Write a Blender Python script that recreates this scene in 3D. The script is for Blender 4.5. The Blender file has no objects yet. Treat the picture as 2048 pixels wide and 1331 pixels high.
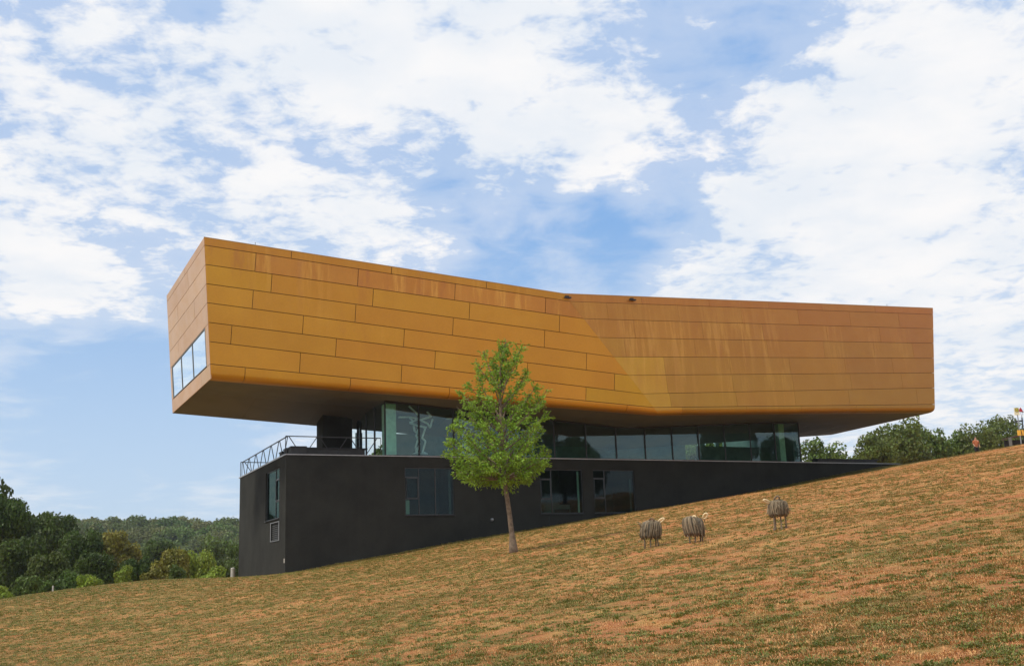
import bpy, bmesh, math, random
import numpy as np
from mathutils import Vector, Matrix, noise as mnoise

S = bpy.context.scene
C = S.collection
rnd = random.Random(7)
rng = np.random.default_rng(7)
RAD = math.radians

# ------------------------------------------------------------------ camera
FPX, CX, CY = 2200.0, 1024.0, 665.5           # focal length and centre in photo pixels (2048 wide)
PITCH, ROLL = RAD(12.2), RAD(-2.1)
EYE = np.array([0.0, 0.0, 1.6])
cF = np.array([0, math.cos(PITCH), math.sin(PITCH)])
_r0 = np.array([1.0, 0, 0]); _u0 = np.array([0, -math.sin(PITCH), math.cos(PITCH)])
cR = _r0 * math.cos(ROLL) + _u0 * math.sin(ROLL)
cU = -_r0 * math.sin(ROLL) + _u0 * math.cos(ROLL)
cam = bpy.data.cameras.new('camera'); camo = bpy.data.objects.new('camera', cam); C.objects.link(camo)
cam.sensor_width = 36; cam.lens = FPX / 2048 * 36; cam.clip_start = 0.1; cam.clip_end = 6000
M = Matrix.Identity(4)
for i in range(3):
    M[i][0] = cR[i]; M[i][1] = cU[i]; M[i][2] = -cF[i]; M[i][3] = EYE[i]
camo.matrix_world = M
S.camera = camo

def ray(x, y): return cF + cR * (x - CX) / FPX - cU * (y - CY) / FPX
def atY(x, y, Y): d = ray(x, y); return EYE + d * Y / d[1]
def atZ(x, y, z): d = ray(x, y); return EYE + d * (z - EYE[2]) / d[2]
def onpl(x, y, P, n): d = ray(x, y); return EYE + d * ((P - EYE) @ n) / (d @ n)
def proj(p):
    v = np.asarray(p) - EYE; w = v @ cF
    return CX + FPX * (v @ cR) / w, CY - FPX * (v @ cU) / w

# ------------------------------------------------------------------ light
SUN_H = np.array([-0.85, -0.53]); SUN_EL = RAD(52)
S.view_settings.view_transform = 'Standard'; S.view_settings.look = 'None'
S.view_settings.gamma = 1; S.view_settings.use_curve_mapping = False
S.view_settings.exposure = 0.0
sl = bpy.data.lights.new('sun', 'SUN'); sl.energy = 3.0; sl.angle = RAD(9); sl.color = (1.0, 0.93, 0.82)
so = bpy.data.objects.new('sun', sl); C.objects.link(so)
sd = Vector((SUN_H[0] * math.cos(SUN_EL), SUN_H[1] * math.cos(SUN_EL), math.sin(SUN_EL))).normalized()
so.rotation_euler = sd.to_track_quat('Z', 'Y').to_euler(); so.location = (0, 0, 60)

class NT:
    def __init__(s, tree): s.t = tree; s.n = tree.nodes; s.l = tree.links
    def new(s, typ, **kw):
        n = s.n.new(typ)
        for k, v in kw.items(): setattr(n, k, v)
        return n
    def put(s, sock, v):
        if hasattr(v, 'is_linked') or hasattr(v, 'node'): s.l.new(v, sock)
        else: sock.default_value = v
    def math(s, op, a, b=None, c=None, clamp=False):
        n = s.n.new('ShaderNodeMath'); n.operation = op; n.use_clamp = clamp
        s.put(n.inputs[0], a)
        if b is not None: s.put(n.inputs[1], b)
        if c is not None: s.put(n.inputs[2], c)
        return n.outputs[0]
    def vmath(s, op, a, b=None):
        n = s.n.new('ShaderNodeVectorMath'); n.operation = op
        s.put(n.inputs[0], a)
        if b is not None: s.put(n.inputs[1], b)
        return n.outputs['Value'] if op in ('DISTANCE', 'LENGTH', 'DOT_PRODUCT') else n.outputs[0]
    def rng(s, v, a, b, c=0.0, d=1.0, kind='SMOOTHSTEP'):
        n = s.n.new('ShaderNodeMapRange'); n.interpolation_type = kind
        s.put(n.inputs[0], v); n.inputs[1].default_value = a; n.inputs[2].default_value = b
        n.inputs[3].default_value = c; n.inputs[4].default_value = d
        return n.outputs[0]
    def noise(s, vec, scale, detail=4, rough=0.55, dist=0.0):
        n = s.n.new('ShaderNodeTexNoise'); s.put(n.inputs['Vector'], vec)
        n.inputs['Scale'].default_value = scale; n.inputs['Detail'].default_value = detail
        n.inputs['Roughness'].default_value = rough; n.inputs['Distortion'].default_value = dist
        return n.outputs['Fac']
    def mix(s, f, a, b, mode='MIX'):
        n = s.n.new('ShaderNodeMix'); n.data_type = 'RGBA'; n.blend_type = mode
        s.put(n.inputs[0], f); s.put(n.inputs[6], a if not isinstance(a, tuple) else (*a[:3], 1))
        s.put(n.inputs[7], b if not isinstance(b, tuple) else (*b[:3], 1))
        return n.outputs[2]
    def scale3(s, vec, sc):
        n = s.n.new('ShaderNodeMapping'); s.put(n.inputs[0], vec); n.inputs['Scale'].default_value = sc
        return n.outputs[0]
    def rot3(s, vec, rot, sc=(1, 1, 1)):
        n = s.n.new('ShaderNodeMapping'); s.put(n.inputs[0], vec); n.inputs['Rotation'].default_value = rot
        n.inputs['Scale'].default_value = sc
        return n.outputs[0]

# sky: Nishita air with a procedural layer of broken altocumulus in front of it
W = bpy.data.worlds.new('World'); S.world = W; W.use_nodes = True
w = NT(W.node_tree); w.n.clear()
sky = w.new('ShaderNodeTexSky', sky_type='NISHITA'); sky.sun_disc = False
sky.sun_elevation = SUN_EL; sky.sun_rotation = math.atan2(SUN_H[0], SUN_H[1]) % (2 * math.pi)
sky.air_density = 1.0; sky.dust_density = 1.4; sky.ozone_density = 1.6; sky.altitude = 200
tc = w.new('ShaderNodeTexCoord')
dirv = w.vmath('NORMALIZE', tc.outputs['Generated'])
sep = w.new('ShaderNodeSeparateXYZ'); w.l.new(dirv, sep.inputs[0])
zc = w.math('MAXIMUM', w.math('ADD', sep.outputs[2], 0.14), 0.10)
cmb = w.new('ShaderNodeCombineXYZ')
w.l.new(w.math('DIVIDE', sep.outputs[0], zc), cmb.inputs[0]); w.l.new(w.math('DIVIDE', sep.outputs[1], zc), cmb.inputs[1])
cuv = cmb.outputs[0]
nbig = w.noise(cuv, 2.0, 3, 0.55, 0.3)
nmid = w.noise(cuv, 6.0, 6, 0.60, 0.35)
nfin = w.noise(cuv, 16.0, 7, 0.62, 0.25)
dens = w.math('ADD', w.math('MULTIPLY_ADD', nbig, 0.30, 0.06), w.math('ADD', w.math('MULTIPLY', nmid, 1.15), w.math('MULTIPLY', nfin, 1.15)))
# banks and gaps of the cloud layer: (direction, angular radius, density change)
BANKS = [(1440, 60, 210, -.36), (1560, 70, 130, -.14), (1260, 100, 120, -.10), (830, 325, 140, -.26), (960, 345, 120, -.14), (680, 300, 90, -.10), (430, 340, 150, -.10), (1085, 175, 50, -.16),
         (1120, 500, 210, -.44), (940, 530, 190, -.30), (1290, 480, 120, -.2), (1290, 440, 150, -.20), (1390, 330, 120, -.20), (1520, 350, 70, -.1), (1560, 500, 90, -.12), (60, 40, 90, -.22), (285, 110, 50, -.16), (395, 20, 50, -.12),
         (180, 800, 300, -.75), (420, 930, 260, -.6), (60, 480, 90, .06), (230, 440, 120, .02), (60, 575, 120, .42), (180, 590, 100, .40), (290, 600, 80, .36), (330, 960, 90, .30), (440, 985, 60, .22),
         (900, 120, 260, .26), (650, 80, 170, .16), (1850, 180, 260, .26), (1650, 420, 220, .20), (1850, 560, 240, .18), (150, 200, 190, .13), (500, 60, 120, .08), (1500, 240, 180, .16),
         (1950, 780, 200, -.05), (1320, 660, 200, .05), (1500, 560, 140, .10), (1330, 570, 60, .10), (620, 560, 160, -.06), (2040, 260, 50, -.14), (2040, 330, 40, -.1), (1260, 395, 45, .26), (1130, 400, 40, .16), (1000, 460, 50, .14), (560, 430, 130, .14), (760, 430, 110, .16), (1040, 300, 150, .17), (1240, 300, 120, .18), (540, 290, 60, .12), (1190, 230, 130, .16), (890, 470, 70, .14), (330, 240, 60, .1), (1460, 400, 60, .14), (1300, 220, 100, .1), (700, 230, 100, .08)]
for (px, py, rp, am) in BANKS:
    d = ray(px, py); d = d / np.linalg.norm(d)
    dist = w.vmath('DISTANCE', dirv, tuple(d))
    dens = w.math('ADD', dens, w.rng(dist, 0.0, rp / FPX * 1.35, am, 0.0))
cov = w.rng(dens, 0.96, 1.54)
smooth = w.math('SUBTRACT', w.math('ADD', dens, 0.48), w.math('MULTIPLY', nfin, 1.0))
thin = w.math('MULTIPLY', w.rng(smooth, 0.66, 1.15), 0.40)
cov = w.math('MAXIMUM', cov, thin)
lowfade = w.rng(sep.outputs[2], -0.02, 0.06)
cov = w.math('MULTIPLY', cov, lowfade)
shade = w.rng(w.noise(cuv, 3.0, 5, 0.55), 0.35, 0.68)
cloudcol = w.mix(shade, (8.3, 8.75, 9.35), (9.8, 9.7, 9.7))
airy = w.mix(w.rng(sep.outputs[2], 0.0, 0.42), (5.9, 7.55, 9.5), (1.9, 4.3, 8.5))
skycol = w.mix(0.86, sky.outputs[0], airy)
fin = w.mix(cov, skycol, cloudcol)
bg = w.new('ShaderNodeBackground'); w.l.new(fin, bg.inputs[0]); bg.inputs[1].default_value = 0.10
wo = w.new('ShaderNodeOutputWorld'); w.l.new(bg.outputs[0], wo.inputs[0])

# ------------------------------------------------------------------ materials
def mat(name):
    m = bpy.data.materials.new(name); m.use_nodes = True
    t = NT(m.node_tree); b = t.n['Principled BSDF']
    return m, t, b
def simple(name, col, rough=0.6, metal=0.0, var=0.12, scale=3.0, bump=0.0, bscale=40.0):
    m, t, b = mat(name)
    g = t.new('ShaderNodeNewGeometry').outputs['Position']
    nz = t.noise(g, scale, 5, 0.6)
    lo = tuple(c * (1 - var) for c in col); hi = tuple(min(1, c * (1 + var)) for c in col)
    t.l.new(t.mix(t.rng(nz, .3, .7), lo, hi), b.inputs['Base Color'])
    b.inputs['Roughness'].default_value = rough; b.inputs['Metallic'].default_value = metal
    if bump:
        bp = t.new('ShaderNodeBump'); bp.inputs['Strength'].default_value = bump; bp.inputs['Distance'].default_value = 0.02
        t.l.new(t.noise(g, bscale, 4, 0.6), bp.inputs['Height']); t.l.new(bp.outputs[0], b.inputs['Normal'])
    return m

def gold_material():
    m, t, b = mat('gold_anodised_metal')
    oi = t.new('ShaderNodeObjectInfo')
    g = t.new('ShaderNodeNewGeometry').outputs['Position']
    rndv = oi.outputs['Random']
    col = oi.outputs['Color']
    # soft mottling of the anodising
    mott = t.rng(t.noise(g, 0.35, 5, 0.6), .3, .7)
    col = t.mix(t.math('MULTIPLY', mott, 0.48), col, t.mix(1.0, col, (0.84, 0.76, 0.60), 'MULTIPLY'))
    # vertical run marks, stronger where the panel's alpha says so
    al = oi.outputs['Alpha']
    st = t.rot3(g, (0, 0, RAD(-24)), (2.6, 2.6, 0.13))
    streak = t.rng(t.noise(st, 1.0, 6, 0.68), .46, .62)
    streak2 = t.rng(t.noise(t.rot3(g, (0, 0, RAD(-24)), (0.45, 0.45, 0.05)), 1.0, 3, 0.5), .42, .60)
    st_all = t.math('MULTIPLY', t.math('MULTIPLY', streak, streak2), t.math('SUBTRACT', 1.0, al))
    col = t.mix(t.math('MULTIPLY', st_all, 0.75), col, (0.70, 0.37, 0.06))
    dk = t.rng(t.noise(t.rot3(g, (0, 0, RAD(-24)), (0.8, 0.8, 0.16)), 1.7, 5, 0.6), .50, .72)
    col = t.mix(t.math('MULTIPLY', t.math('MULTIPLY', dk, t.math('SUBTRACT', 1.0, al)), 0.55), col, (0.42, 0.15, 0.035))
    # whole-panel tone differences and fine grain
    hsv = t.new('ShaderNodeHueSaturation'); t.l.new(col, hsv.inputs['Color'])
    t.l.new(t.math('MULTIPLY_ADD', rndv, 0.006, 0.497), hsv.inputs['Hue'])
    t.l.new(t.math('MULTIPLY_ADD', t.noise(g, 9.0, 6, 0.7), 0.24, 0.88), hsv.inputs['Value'])
    t.l.new(hsv.outputs[0], b.inputs['Base Color'])
    b.inputs['Metallic'].default_value = 0.5
    t.l.new(t.rng(t.noise(g, 1.3, 4), .3, .7, .40, .52), b.inputs['Roughness'])
    b.inputs['Coat Weight'].default_value = 0.32; b.inputs['Coat Roughness'].default_value = 0.30
    bp = t.new('ShaderNodeBump'); bp.inputs['Strength'].default_value = .10; bp.inputs['Distance'].default_value = .02
    t.l.new(t.noise(g, 1.1, 3), bp.inputs['Height']); t.l.new(bp.outputs[0], b.inputs['Normal'])
    return m
GOLD = gold_material()
JOINT = simple('dark_joint', (0.018, 0.012, 0.008), 0.9)
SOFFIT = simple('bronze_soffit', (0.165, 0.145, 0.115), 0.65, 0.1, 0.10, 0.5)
DARKMET = simple('dark_grey_metal', (0.022, 0.024, 0.026), 0.5, 0.4)
FRAME = simple('window_frame_metal', (0.055, 0.062, 0.066), 0.45, 0.5)
COPING = simple('coping_metal', (0.34, 0.34, 0.34), 0.38, 0.6)
BLACKPAINT = simple('black_paint', (0.012, 0.013, 0.015), 0.45)
ROOMDARK = simple('dark_interior', (0.035, 0.06, 0.06), 0.85)
ROOMMID = simple('teal_interior', (0.09, 0.15, 0.14), 0.85)
CURTAIN = simple('pale_green_blind', (0.42, 0.66, 0.50), 0.8)
WHITEST = simple('pale_metal', (0.85, 0.92, 0.90), 0.5, 0.0)
FLOORM = simple('terrace_paving', (0.16, 0.15, 0.14), 0.85, 0, .2, 2)
BARK = simple('grey_brown_bark', (0.17, 0.125, 0.085), 0.9, 0, .35, 9, .6, 30)
DARKBARK = simple('dark_bark', (0.06, 0.045, 0.03), 0.9, 0, .3, 6)
CONCRETE = simple('pale_concrete', (0.42, 0.40, 0.35), 0.85, 0, .15, 8, .3)
GALV = simple('galvanised_steel', (0.33, 0.34, 0.35), 0.45, 0.6)

def plaster():
    m, t, b = mat('charcoal_plaster')
    g = t.new('ShaderNodeNewGeometry').outputs['Position']
    a = t.noise(g, 0.5, 6, 0.6); f = t.noise(g, 26.0, 5, 0.75)
    v = t.noise(t.scale3(g, (1.4, 1.4, .12)), 1.2, 5, .6)
    c = t.mix(t.rng(a, .3, .7), (0.025, 0.0255, 0.0225), (0.037, 0.0375, 0.0325))
    c = t.mix(t.math('MULTIPLY', t.rng(v, .5, .75), .35), c, (0.042, 0.041, 0.034))
    c = t.mix(t.math('MULTIPLY', t.rng(f, .52, .80), .5), c, (0.060, 0.058, 0.050))
    t.l.new(c, b.inputs['Base Color']); b.inputs['Roughness'].default_value = .95; b.inputs['Specular IOR Level'].default_value = .12
    bp = t.new('ShaderNodeBump'); bp.inputs['Strength'].default_value = .8; bp.inputs['Distance'].default_value = .03
    t.l.new(t.noise(g, 14.0, 6, .75), bp.inputs['Height']); t.l.new(bp.outputs[0], b.inputs['Normal'])
    return m
PLASTER = plaster()

def glass(name, tint, refl=1.6, base=0.0, rough=0.02, gc=(0.85, 0.97, 0.97)):
    m, t, b = mat(name); t.n.remove(b)
    out = t.n['Material Output']
    tr = t.new('ShaderNodeBsdfTransparent'); tr.inputs[0].default_value = (*tint, 1)
    gl = t.new('ShaderNodeBsdfGlossy'); gl.inputs['Color'].default_value = (*gc, 1); gl.inputs['Roughness'].default_value = rough
    fr = t.new('ShaderNodeFresnel'); fr.inputs[0].default_value = 1.5
    g = t.new('ShaderNodeNewGeometry').outputs['Position']
    bp = t.new('ShaderNodeBump'); bp.inputs['Strength'].default_value = .05; bp.inputs['Distance'].default_value = .05
    t.l.new(t.noise(g, 0.6, 2), bp.inputs['Height']); t.l.new(bp.outputs[0], gl.inputs['Normal'])
    f = t.math('MULTIPLY_ADD', fr.outputs[0], refl, base, clamp=True)
    mx = t.new('ShaderNodeMixShader'); t.l.new(f, mx.inputs[0]); t.l.new(tr.outputs[0], mx.inputs[1]); t.l.new(gl.outputs[0], mx.inputs[2])
    t.l.new(mx.outputs[0], out.inputs[0])
    return m
GLASS = glass('green_tinted_glass', (0.68, 0.90, 0.84), 2.0, gc=(.70, .95, .97))
GLASS_LOW = glass('grey_window_glass', (0.45, 0.58, 0.56), .62, gc=(.75, .95, 1.0))
GLASS_CLEAR = glass('clear_side_glass', (0.80, 0.90, 0.90), .08)
GLASS_SIDE = glass('side_window_glass', (0.40, 0.52, 0.50), .12, gc=(.6, .9, .8))
GLASS_END = glass('solar_control_glass', (0.30, 0.40, 0.45), 1.2, 0.44, gc=(.78, .90, 1.0))

def leafmat(name, c1, c2, c3, clump=0.5, transl=0.35, rnd_amt=0.5, vr=.75):
    m, t, b = mat(name); out = t.n['Material Output']
    g = t.new('ShaderNodeNewGeometry').outputs['Position']
    oi = t.new('ShaderNodeObjectInfo')
    ng = t.new('ShaderNodeNewGeometry')
    rpi = ng.outputs['Random Per Island']
    c = t.mix(t.rng(t.noise(g, clump, 3, .6), .35, .65), c1, c2)
    c = t.mix(t.math('MULTIPLY', oi.outputs['Random'], rnd_amt), c, c3)
    hsv = t.new('ShaderNodeHueSaturation'); t.l.new(c, hsv.inputs['Color'])
    t.l.new(t.math('MULTIPLY_ADD', rpi, vr, 1 - vr / 2), hsv.inputs['Value'])
    t.l.new(t.math('MULTIPLY_ADD', rpi, 0.03, 0.485), hsv.inputs['Hue'])
    t.l.new(hsv.outputs[0], b.inputs['Base Color']); b.inputs['Roughness'].default_value = .5
    b.inputs['Specular IOR Level'].default_value = .3
    tl = t.new('ShaderNodeBsdfTranslucent'); t.l.new(hsv.outputs[0], tl.inputs[0])
    mx = t.new('ShaderNodeMixShader'); mx.inputs[0].default_value = transl
    t.l.new(b.outputs[0], mx.inputs[1]); t.l.new(tl.outputs[0], mx.inputs[2]); t.l.new(mx.outputs[0], out.inputs[0])
    return m
LEAF_YOUNG = leafmat('fresh_green_leaves', (0.20, 0.33, 0.035), (0.29, 0.44, 0.05), (0.25, 0.37, 0.05), 1.4, .45, .2)
LEAF_DARK = leafmat('dark_green_leaves', (0.042, 0.078, 0.012), (0.082, 0.130, 0.020), (0.080, 0.085, 0.018), .35)
LEAF_MID = leafmat('mid_green_leaves', (0.075, 0.13, 0.024), (0.125, 0.20, 0.035), (0.11, 0.13, 0.03), .4)
LEAF_OLIVE = leafmat('olive_yellow_leaves', (0.17, 0.180, 0.028), (0.27, 0.24, 0.04), (0.22, 0.16, 0.04), .4)
LEAF_LIME = leafmat('yellow_green_leaves', (0.19, 0.28, 0.028), (0.29, 0.37, 0.04), (0.26, 0.25, 0.04), .8)
LEAF_FAR = leafmat('far_wood_leaves', (0.075, 0.135, 0.026), (0.115, 0.185, 0.032), (0.170, 0.155, 0.045), .03, .3, .8)
LEAF_RIGHT = leafmat('hill_tree_leaves', (0.080, 0.135, 0.022), (0.145, 0.205, 0.034), (0.14, 0.14, 0.035), .5)

def ground_material():
    m, t, b = mat('dry_grass_ground')
    g = t.new('ShaderNodeNewGeometry').outputs['Position']
    band = t.noise(t.rot3(g, (0, 0, RAD(6)), (0.20, 0.42, 0.0)), 1.0, 5, .65, .4)
    patch = t.noise(t.rot3(g, (0, 0, RAD(6)), (0.8, 1.1, 0.0)), 1.0, 6, .70, .3)
    fine = t.noise(g, 9.0, 8, .78)
    vfine = t.noise(t.scale3(g, (1, 1, 0)), 42.0, 5, .8)
    dry = t.mix(t.rng(fine, .35, .65), (0.49, 0.205, 0.088), (0.57, 0.270, 0.112))
    dry = t.mix(t.rng(t.noise(g, 1.7, 4, .6), .42, .66), dry, (0.60, 0.35, 0.120))
    dry = t.mix(t.math('MULTIPLY', t.rng(t.noise(g, 0.45, 4, .6), .48, .64), .75), dry, (0.53, 0.190, 0.080))
    grn = t.mix(t.rng(fine, .35, .65), (0.15, 0.135, 0.035), (0.25, 0.195, 0.060))
    sx = t.new('ShaderNodeSeparateXYZ'); t.l.new(g, sx.inputs[0])
    att = t.new('ShaderNodeAttribute', attribute_name='damp')
    lw = t.rng(sx.outputs[0], -30, 12, .14, 0.0, 'LINEAR')
    k = t.math('ADD', t.math('ADD', t.math('MULTIPLY', band, .42), t.math('MULTIPLY', patch, .52)), t.math('MULTIPLY', fine, .50))
    k = t.math('ADD', t.math('ADD', k, lw), t.math('MULTIPLY', att.outputs['Fac'], .34))
    c = t.mix(t.math('MULTIPLY', t.rng(k, .70, .84), .80), dry, grn)
    c = t.mix(t.math('MULTIPLY', att.outputs['Fac'], .7), c, (0.11, 0.135, 0.028))
    c = t.mix(t.math('MULTIPLY', t.rng(vfine, .56, .74), .65), c, (0.14, 0.080, 0.030))
    c = t.mix(t.math('MULTIPLY', t.rng(vfine, .44, .28), .45), c, (0.52, 0.37, 0.19))
    t.l.new(c, b.inputs['Base Color']); b.inputs['Roughness'].default_value = .95
    b.inputs['Specular IOR Level'].default_value = .1
    bp = t.new('ShaderNodeBump'); bp.inputs['Strength'].default_value = 1.0; bp.inputs['Distance'].default_value = .06
    t.l.new(t.math('ADD', t.math('MULTIPLY', fine, 1.0), t.math('MULTIPLY', vfine, .5)), bp.inputs['Height']); t.l.new(bp.outputs[0], b.inputs['Normal'])
    return m
GROUND = ground_material()

# ------------------------------------------------------------------ object helpers
def tag(o, label=None, cat=None, group=None, kind=None):
    if label: o['label'] = label
    if cat: o['category'] = cat
    if group: o['group'] = group
    if kind: o['kind'] = kind
    return o
def empty(name, loc=(0, 0, 0)):
    o = bpy.data.objects.new(name, None); C.objects.link(o); o.location = tuple(loc); o.empty_display_size = .3
    return o
def link(name, me, parent=None, loc=None):
    o = bpy.data.objects.new(name, me); C.objects.link(o)
    if parent is not None:
        o.parent = parent
        pl = np.zeros(3); q = parent
        while q is not None: pl += np.array(q.location); q = q.parent
        o.location = tuple((np.array(loc) if loc is not None else np.zeros(3)) - pl)
    elif loc is not None: o.location = tuple(loc)
    return o
def mesh(name, verts, faces, material, parent=None, smooth=False, loc=None):
    """world-space vertices -> object (origin at its parent's or at loc)"""
    me = bpy.data.meshes.new(name)
    me.from_pydata([tuple(map(float, v)) for v in verts], [], faces); me.materials.append(material)
    if smooth: me.polygons.foreach_set('use_smooth', [True] * len(me.polygons))
    me.update()
    return link(name, me, parent)
def npmesh(name, V, F, material, nper):
    """fast mesh from arrays: V (n,3), F (m,nper)"""
    me = bpy.data.meshes.new(name)
    me.vertices.add(len(V)); me.vertices.foreach_set('co', np.ascontiguousarray(V, dtype=np.float32).ravel())
    me.loops.add(F.size); me.loops.foreach_set('vertex_index', np.ascontiguousarray(F, dtype=np.int32).ravel())
    me.polygons.add(len(F)); me.polygons.foreach_set('loop_start', np.arange(0, F.size, nper, dtype=np.int32))
    me.update(calc_edges=True); me.validate(); me.materials.append(material)
    return me
class MB:
    def __init__(s): s.v = []; s.f = []
    def add(s, v, f):
        k = len(s.v); s.v += [np.asarray(a, float) for a in v]; s.f += [tuple(i + k for i in q) for q in f]; return s
    def box8(s, p):  # p: 4 bottom + 4 top
        return s.add(p, [(3, 2, 1, 0), (4, 5, 6, 7), (0, 1, 5, 4), (1, 2, 6, 5), (2, 3, 7, 6), (3, 0, 4, 7)])
    def bar(s, a, b, wd, dp=None, up=(0, 0, 1)):
        a = np.asarray(a, float); b = np.asarray(b, float); d = b - a; d = d / np.linalg.norm(d); dp = dp or wd
        up = np.asarray(up, float)
        if abs(d @ up) > .95: up = np.array([0.3, 1, 0.1])
        x = np.cross(d, up); x /= np.linalg.norm(x); y = np.cross(x, d)
        q = [(-1, -1), (1, -1), (1, 1), (-1, 1)]
        return s.box8([a + x * i * wd / 2 + y * j * dp / 2 for i, j in q] + [b + x * i * wd / 2 + y * j * dp / 2 for i, j in q])
    def tube(s, pts, rad, n=8, cap=True):
        pts = [np.asarray(p, float) for p in pts]
        if not hasattr(rad, '__len__'): rad = [rad] * len(pts)
        k = len(s.v); prev = None
        for i, p in enumerate(pts):
            d = pts[min(i + 1, len(pts) - 1)] - pts[max(i - 1, 0)]; d /= np.linalg.norm(d) + 1e-9
            if prev is None: prev = np.cross(d, [0.13, 0.27, 1.0] if abs(d[2]) < .9 else [1.0, 0.1, 0])
            x = prev - d * (prev @ d); x /= np.linalg.norm(x); y = np.cross(d, x); prev = x
            for j in range(n):
                a = 2 * math.pi * j / n; s.v.append(p + (x * math.cos(a) + y * math.sin(a)) * rad[i])
        for i in range(len(pts) - 1):
            for j in range(n):
                a = k + i * n + j; b = k + i * n + (j + 1) % n
                s.f.append((a, b, b + n, a + n))
        if cap:
            s.f.append(tuple(k + j for j in range(n))[::-1]); s.f.append(tuple(k + (len(pts) - 1) * n + j for j in range(n)))
        return s
    def build(s, name, m, parent=None, smooth=False): return mesh(name, s.v, s.f, m, parent, smooth)

Z = np.array([0, 0, 1.0])
def nrm(v): v = np.asarray(v, float); return v / np.linalg.norm(v)

# ------------------------------------------------------------------ key points of the museum
C0 = atY(572, 908, 62); ZT = C0[2]                        # top of the podium corner
D0 = atZ(480, 955, ZT)
AZ = RAD(27.5); U = np.array([math.cos(AZ), math.sin(AZ), 0])   # along the podium front
NF = np.array([math.sin(AZ), -math.cos(AZ), 0])            # its outward normal
LD = nrm(D0 - C0); NL = np.array([-LD[1], LD[0], 0]); NL = NL if NL[0] < 0 else -NL
BACK = LD.copy()
def fr(x, y): return onpl(x, y, C0, NF)                    # pixel -> podium front plane
def lf(x, y): return onpl(x, y, C0, NL)

# ------------------------------------------------------------------ terrain
def tps_fit(P, z, lam=0.02):
    n = len(P); d = np.linalg.norm(P[:, None] - P[None], axis=2); K = np.where(d > 0, d * d * np.log(d + 1e-12), 0)
    A = np.zeros((n + 3, n + 3)); A[:n, :n] = K + lam * np.eye(n); A[:n, n] = 1; A[:n, n + 1:] = P; A[n, :n] = 1; A[n + 1:, :n] = P.T
    return np.linalg.solve(A, np.concatenate([z, [0, 0, 0]]))
ctl = []
def cp(p): ctl.append((p[0], p[1], p[2]))
for q in [(572.6, 1149.5), (670, 1131), (778, 1112), (919, 1085), (1098.6, 1055), (1274, 1025), (1403, 1007), (1520, 983), (1640, 959), (1712, 944), (1810, 929)]: cp(fr(*q))
cp(lf(525, 1153)); cp(lf(480, 1156))
for x, y, Y in [(1028, 1106, 39.6), (1303, 1093, 29), (1392, 1085, 27.7), (1560, 1059, 27)]: cp(atY(x, y, Y))
plane = lambda X, Y: 0.13 * X + 0.0563 * Y
for X in (-14, -6, 0, 6, 14, 24):
    for Y in (-6, 3, 12, 20): ctl.append((X, Y, plane(X, Y)))
for X, Y in [(-11.5, 25), (20, 38), (30, 50), (36, 62), (0, 50), (-8, 45), (-6, 33), (45, 60), (50, 30), (60, 0), (40, -20), (0, -30)]: ctl.append((X, Y, plane(X, Y)))
def crest(x, y, Y, falls):
    p = atY(x, y, Y); cp(p); d = ray(x, y); d = d / d[1]
    for dy, drop in falls:
        q = EYE + d * (Y + dy); ctl.append((q[0], q[1], q[2] - drop))
LF = [(8, .7), (20, 3.2), (45, 9), (80, 14)]
for x, y, Y in [(-120, 1218, 48), (0, 1200, 52), (102, 1184, 56), (205, 1171, 60), (307, 1163, 66), (400, 1159, 71)]: crest(x, y, Y, LF)
crest(466, 1156.5, 77, [(10, 1.2), (25, 4.5), (60, 11)])
for x, y, Y in [(1850, 924, 89), (1953, 910, 94), (2046, 899, 97), (2200, 885, 98)]: crest(x, y, Y, [(15, 1.4), (45, 4.2), (80, 8)])
for X, Y, z in [(-45, 30, -1.4), (-60, 0, -5), (-50, -40, -7), (5, 100, 3.5), (20, 108, 7.2), (-10, 100, -3), (5, 140, 0)]: ctl.append((X, Y, z))
ctl = np.array(ctl); TPW = tps_fit(ctl[:, :2], ctl[:, 2])
def sstep(a, b, x): t = np.clip((x - a) / (b - a), 0, 1); return t * t * (3 - 2 * t)
def ground_z(X, Y):
    X = np.atleast_1d(np.asarray(X, float)); Y = np.atleast_1d(np.asarray(Y, float)); out = np.zeros(X.shape)
    xs, ys = X.ravel(), Y.ravel(); r = np.zeros(xs.size); Pn = ctl[:, :2]; n = len(Pn)
    for i in range(0, xs.size, 20000):
        a = np.stack([xs[i:i + 20000], ys[i:i + 20000]], 1); d = np.linalg.norm(a[:, None] - Pn[None], axis=2)
        r[i:i + 20000] = (d * d * np.log(d + 1e-9)) @ TPW[:n] + TPW[n] + a @ TPW[n + 1:]
    dist = np.hypot(xs - 10, ys - 50)
    far = -13 + 35 * sstep(210, 500, ys) * sstep(260, -60, xs) + 3 * np.sin(xs / 60.0) * sstep(200, 400, ys)
    far = far + sstep(60, 160, xs) * (21 + 0 * xs)
    k = sstep(85, 165, dist)
    return (r * (1 - k) + far * k).reshape(X.shape)
def gz(x, y): return float(ground_z(x, y)[0])

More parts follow.
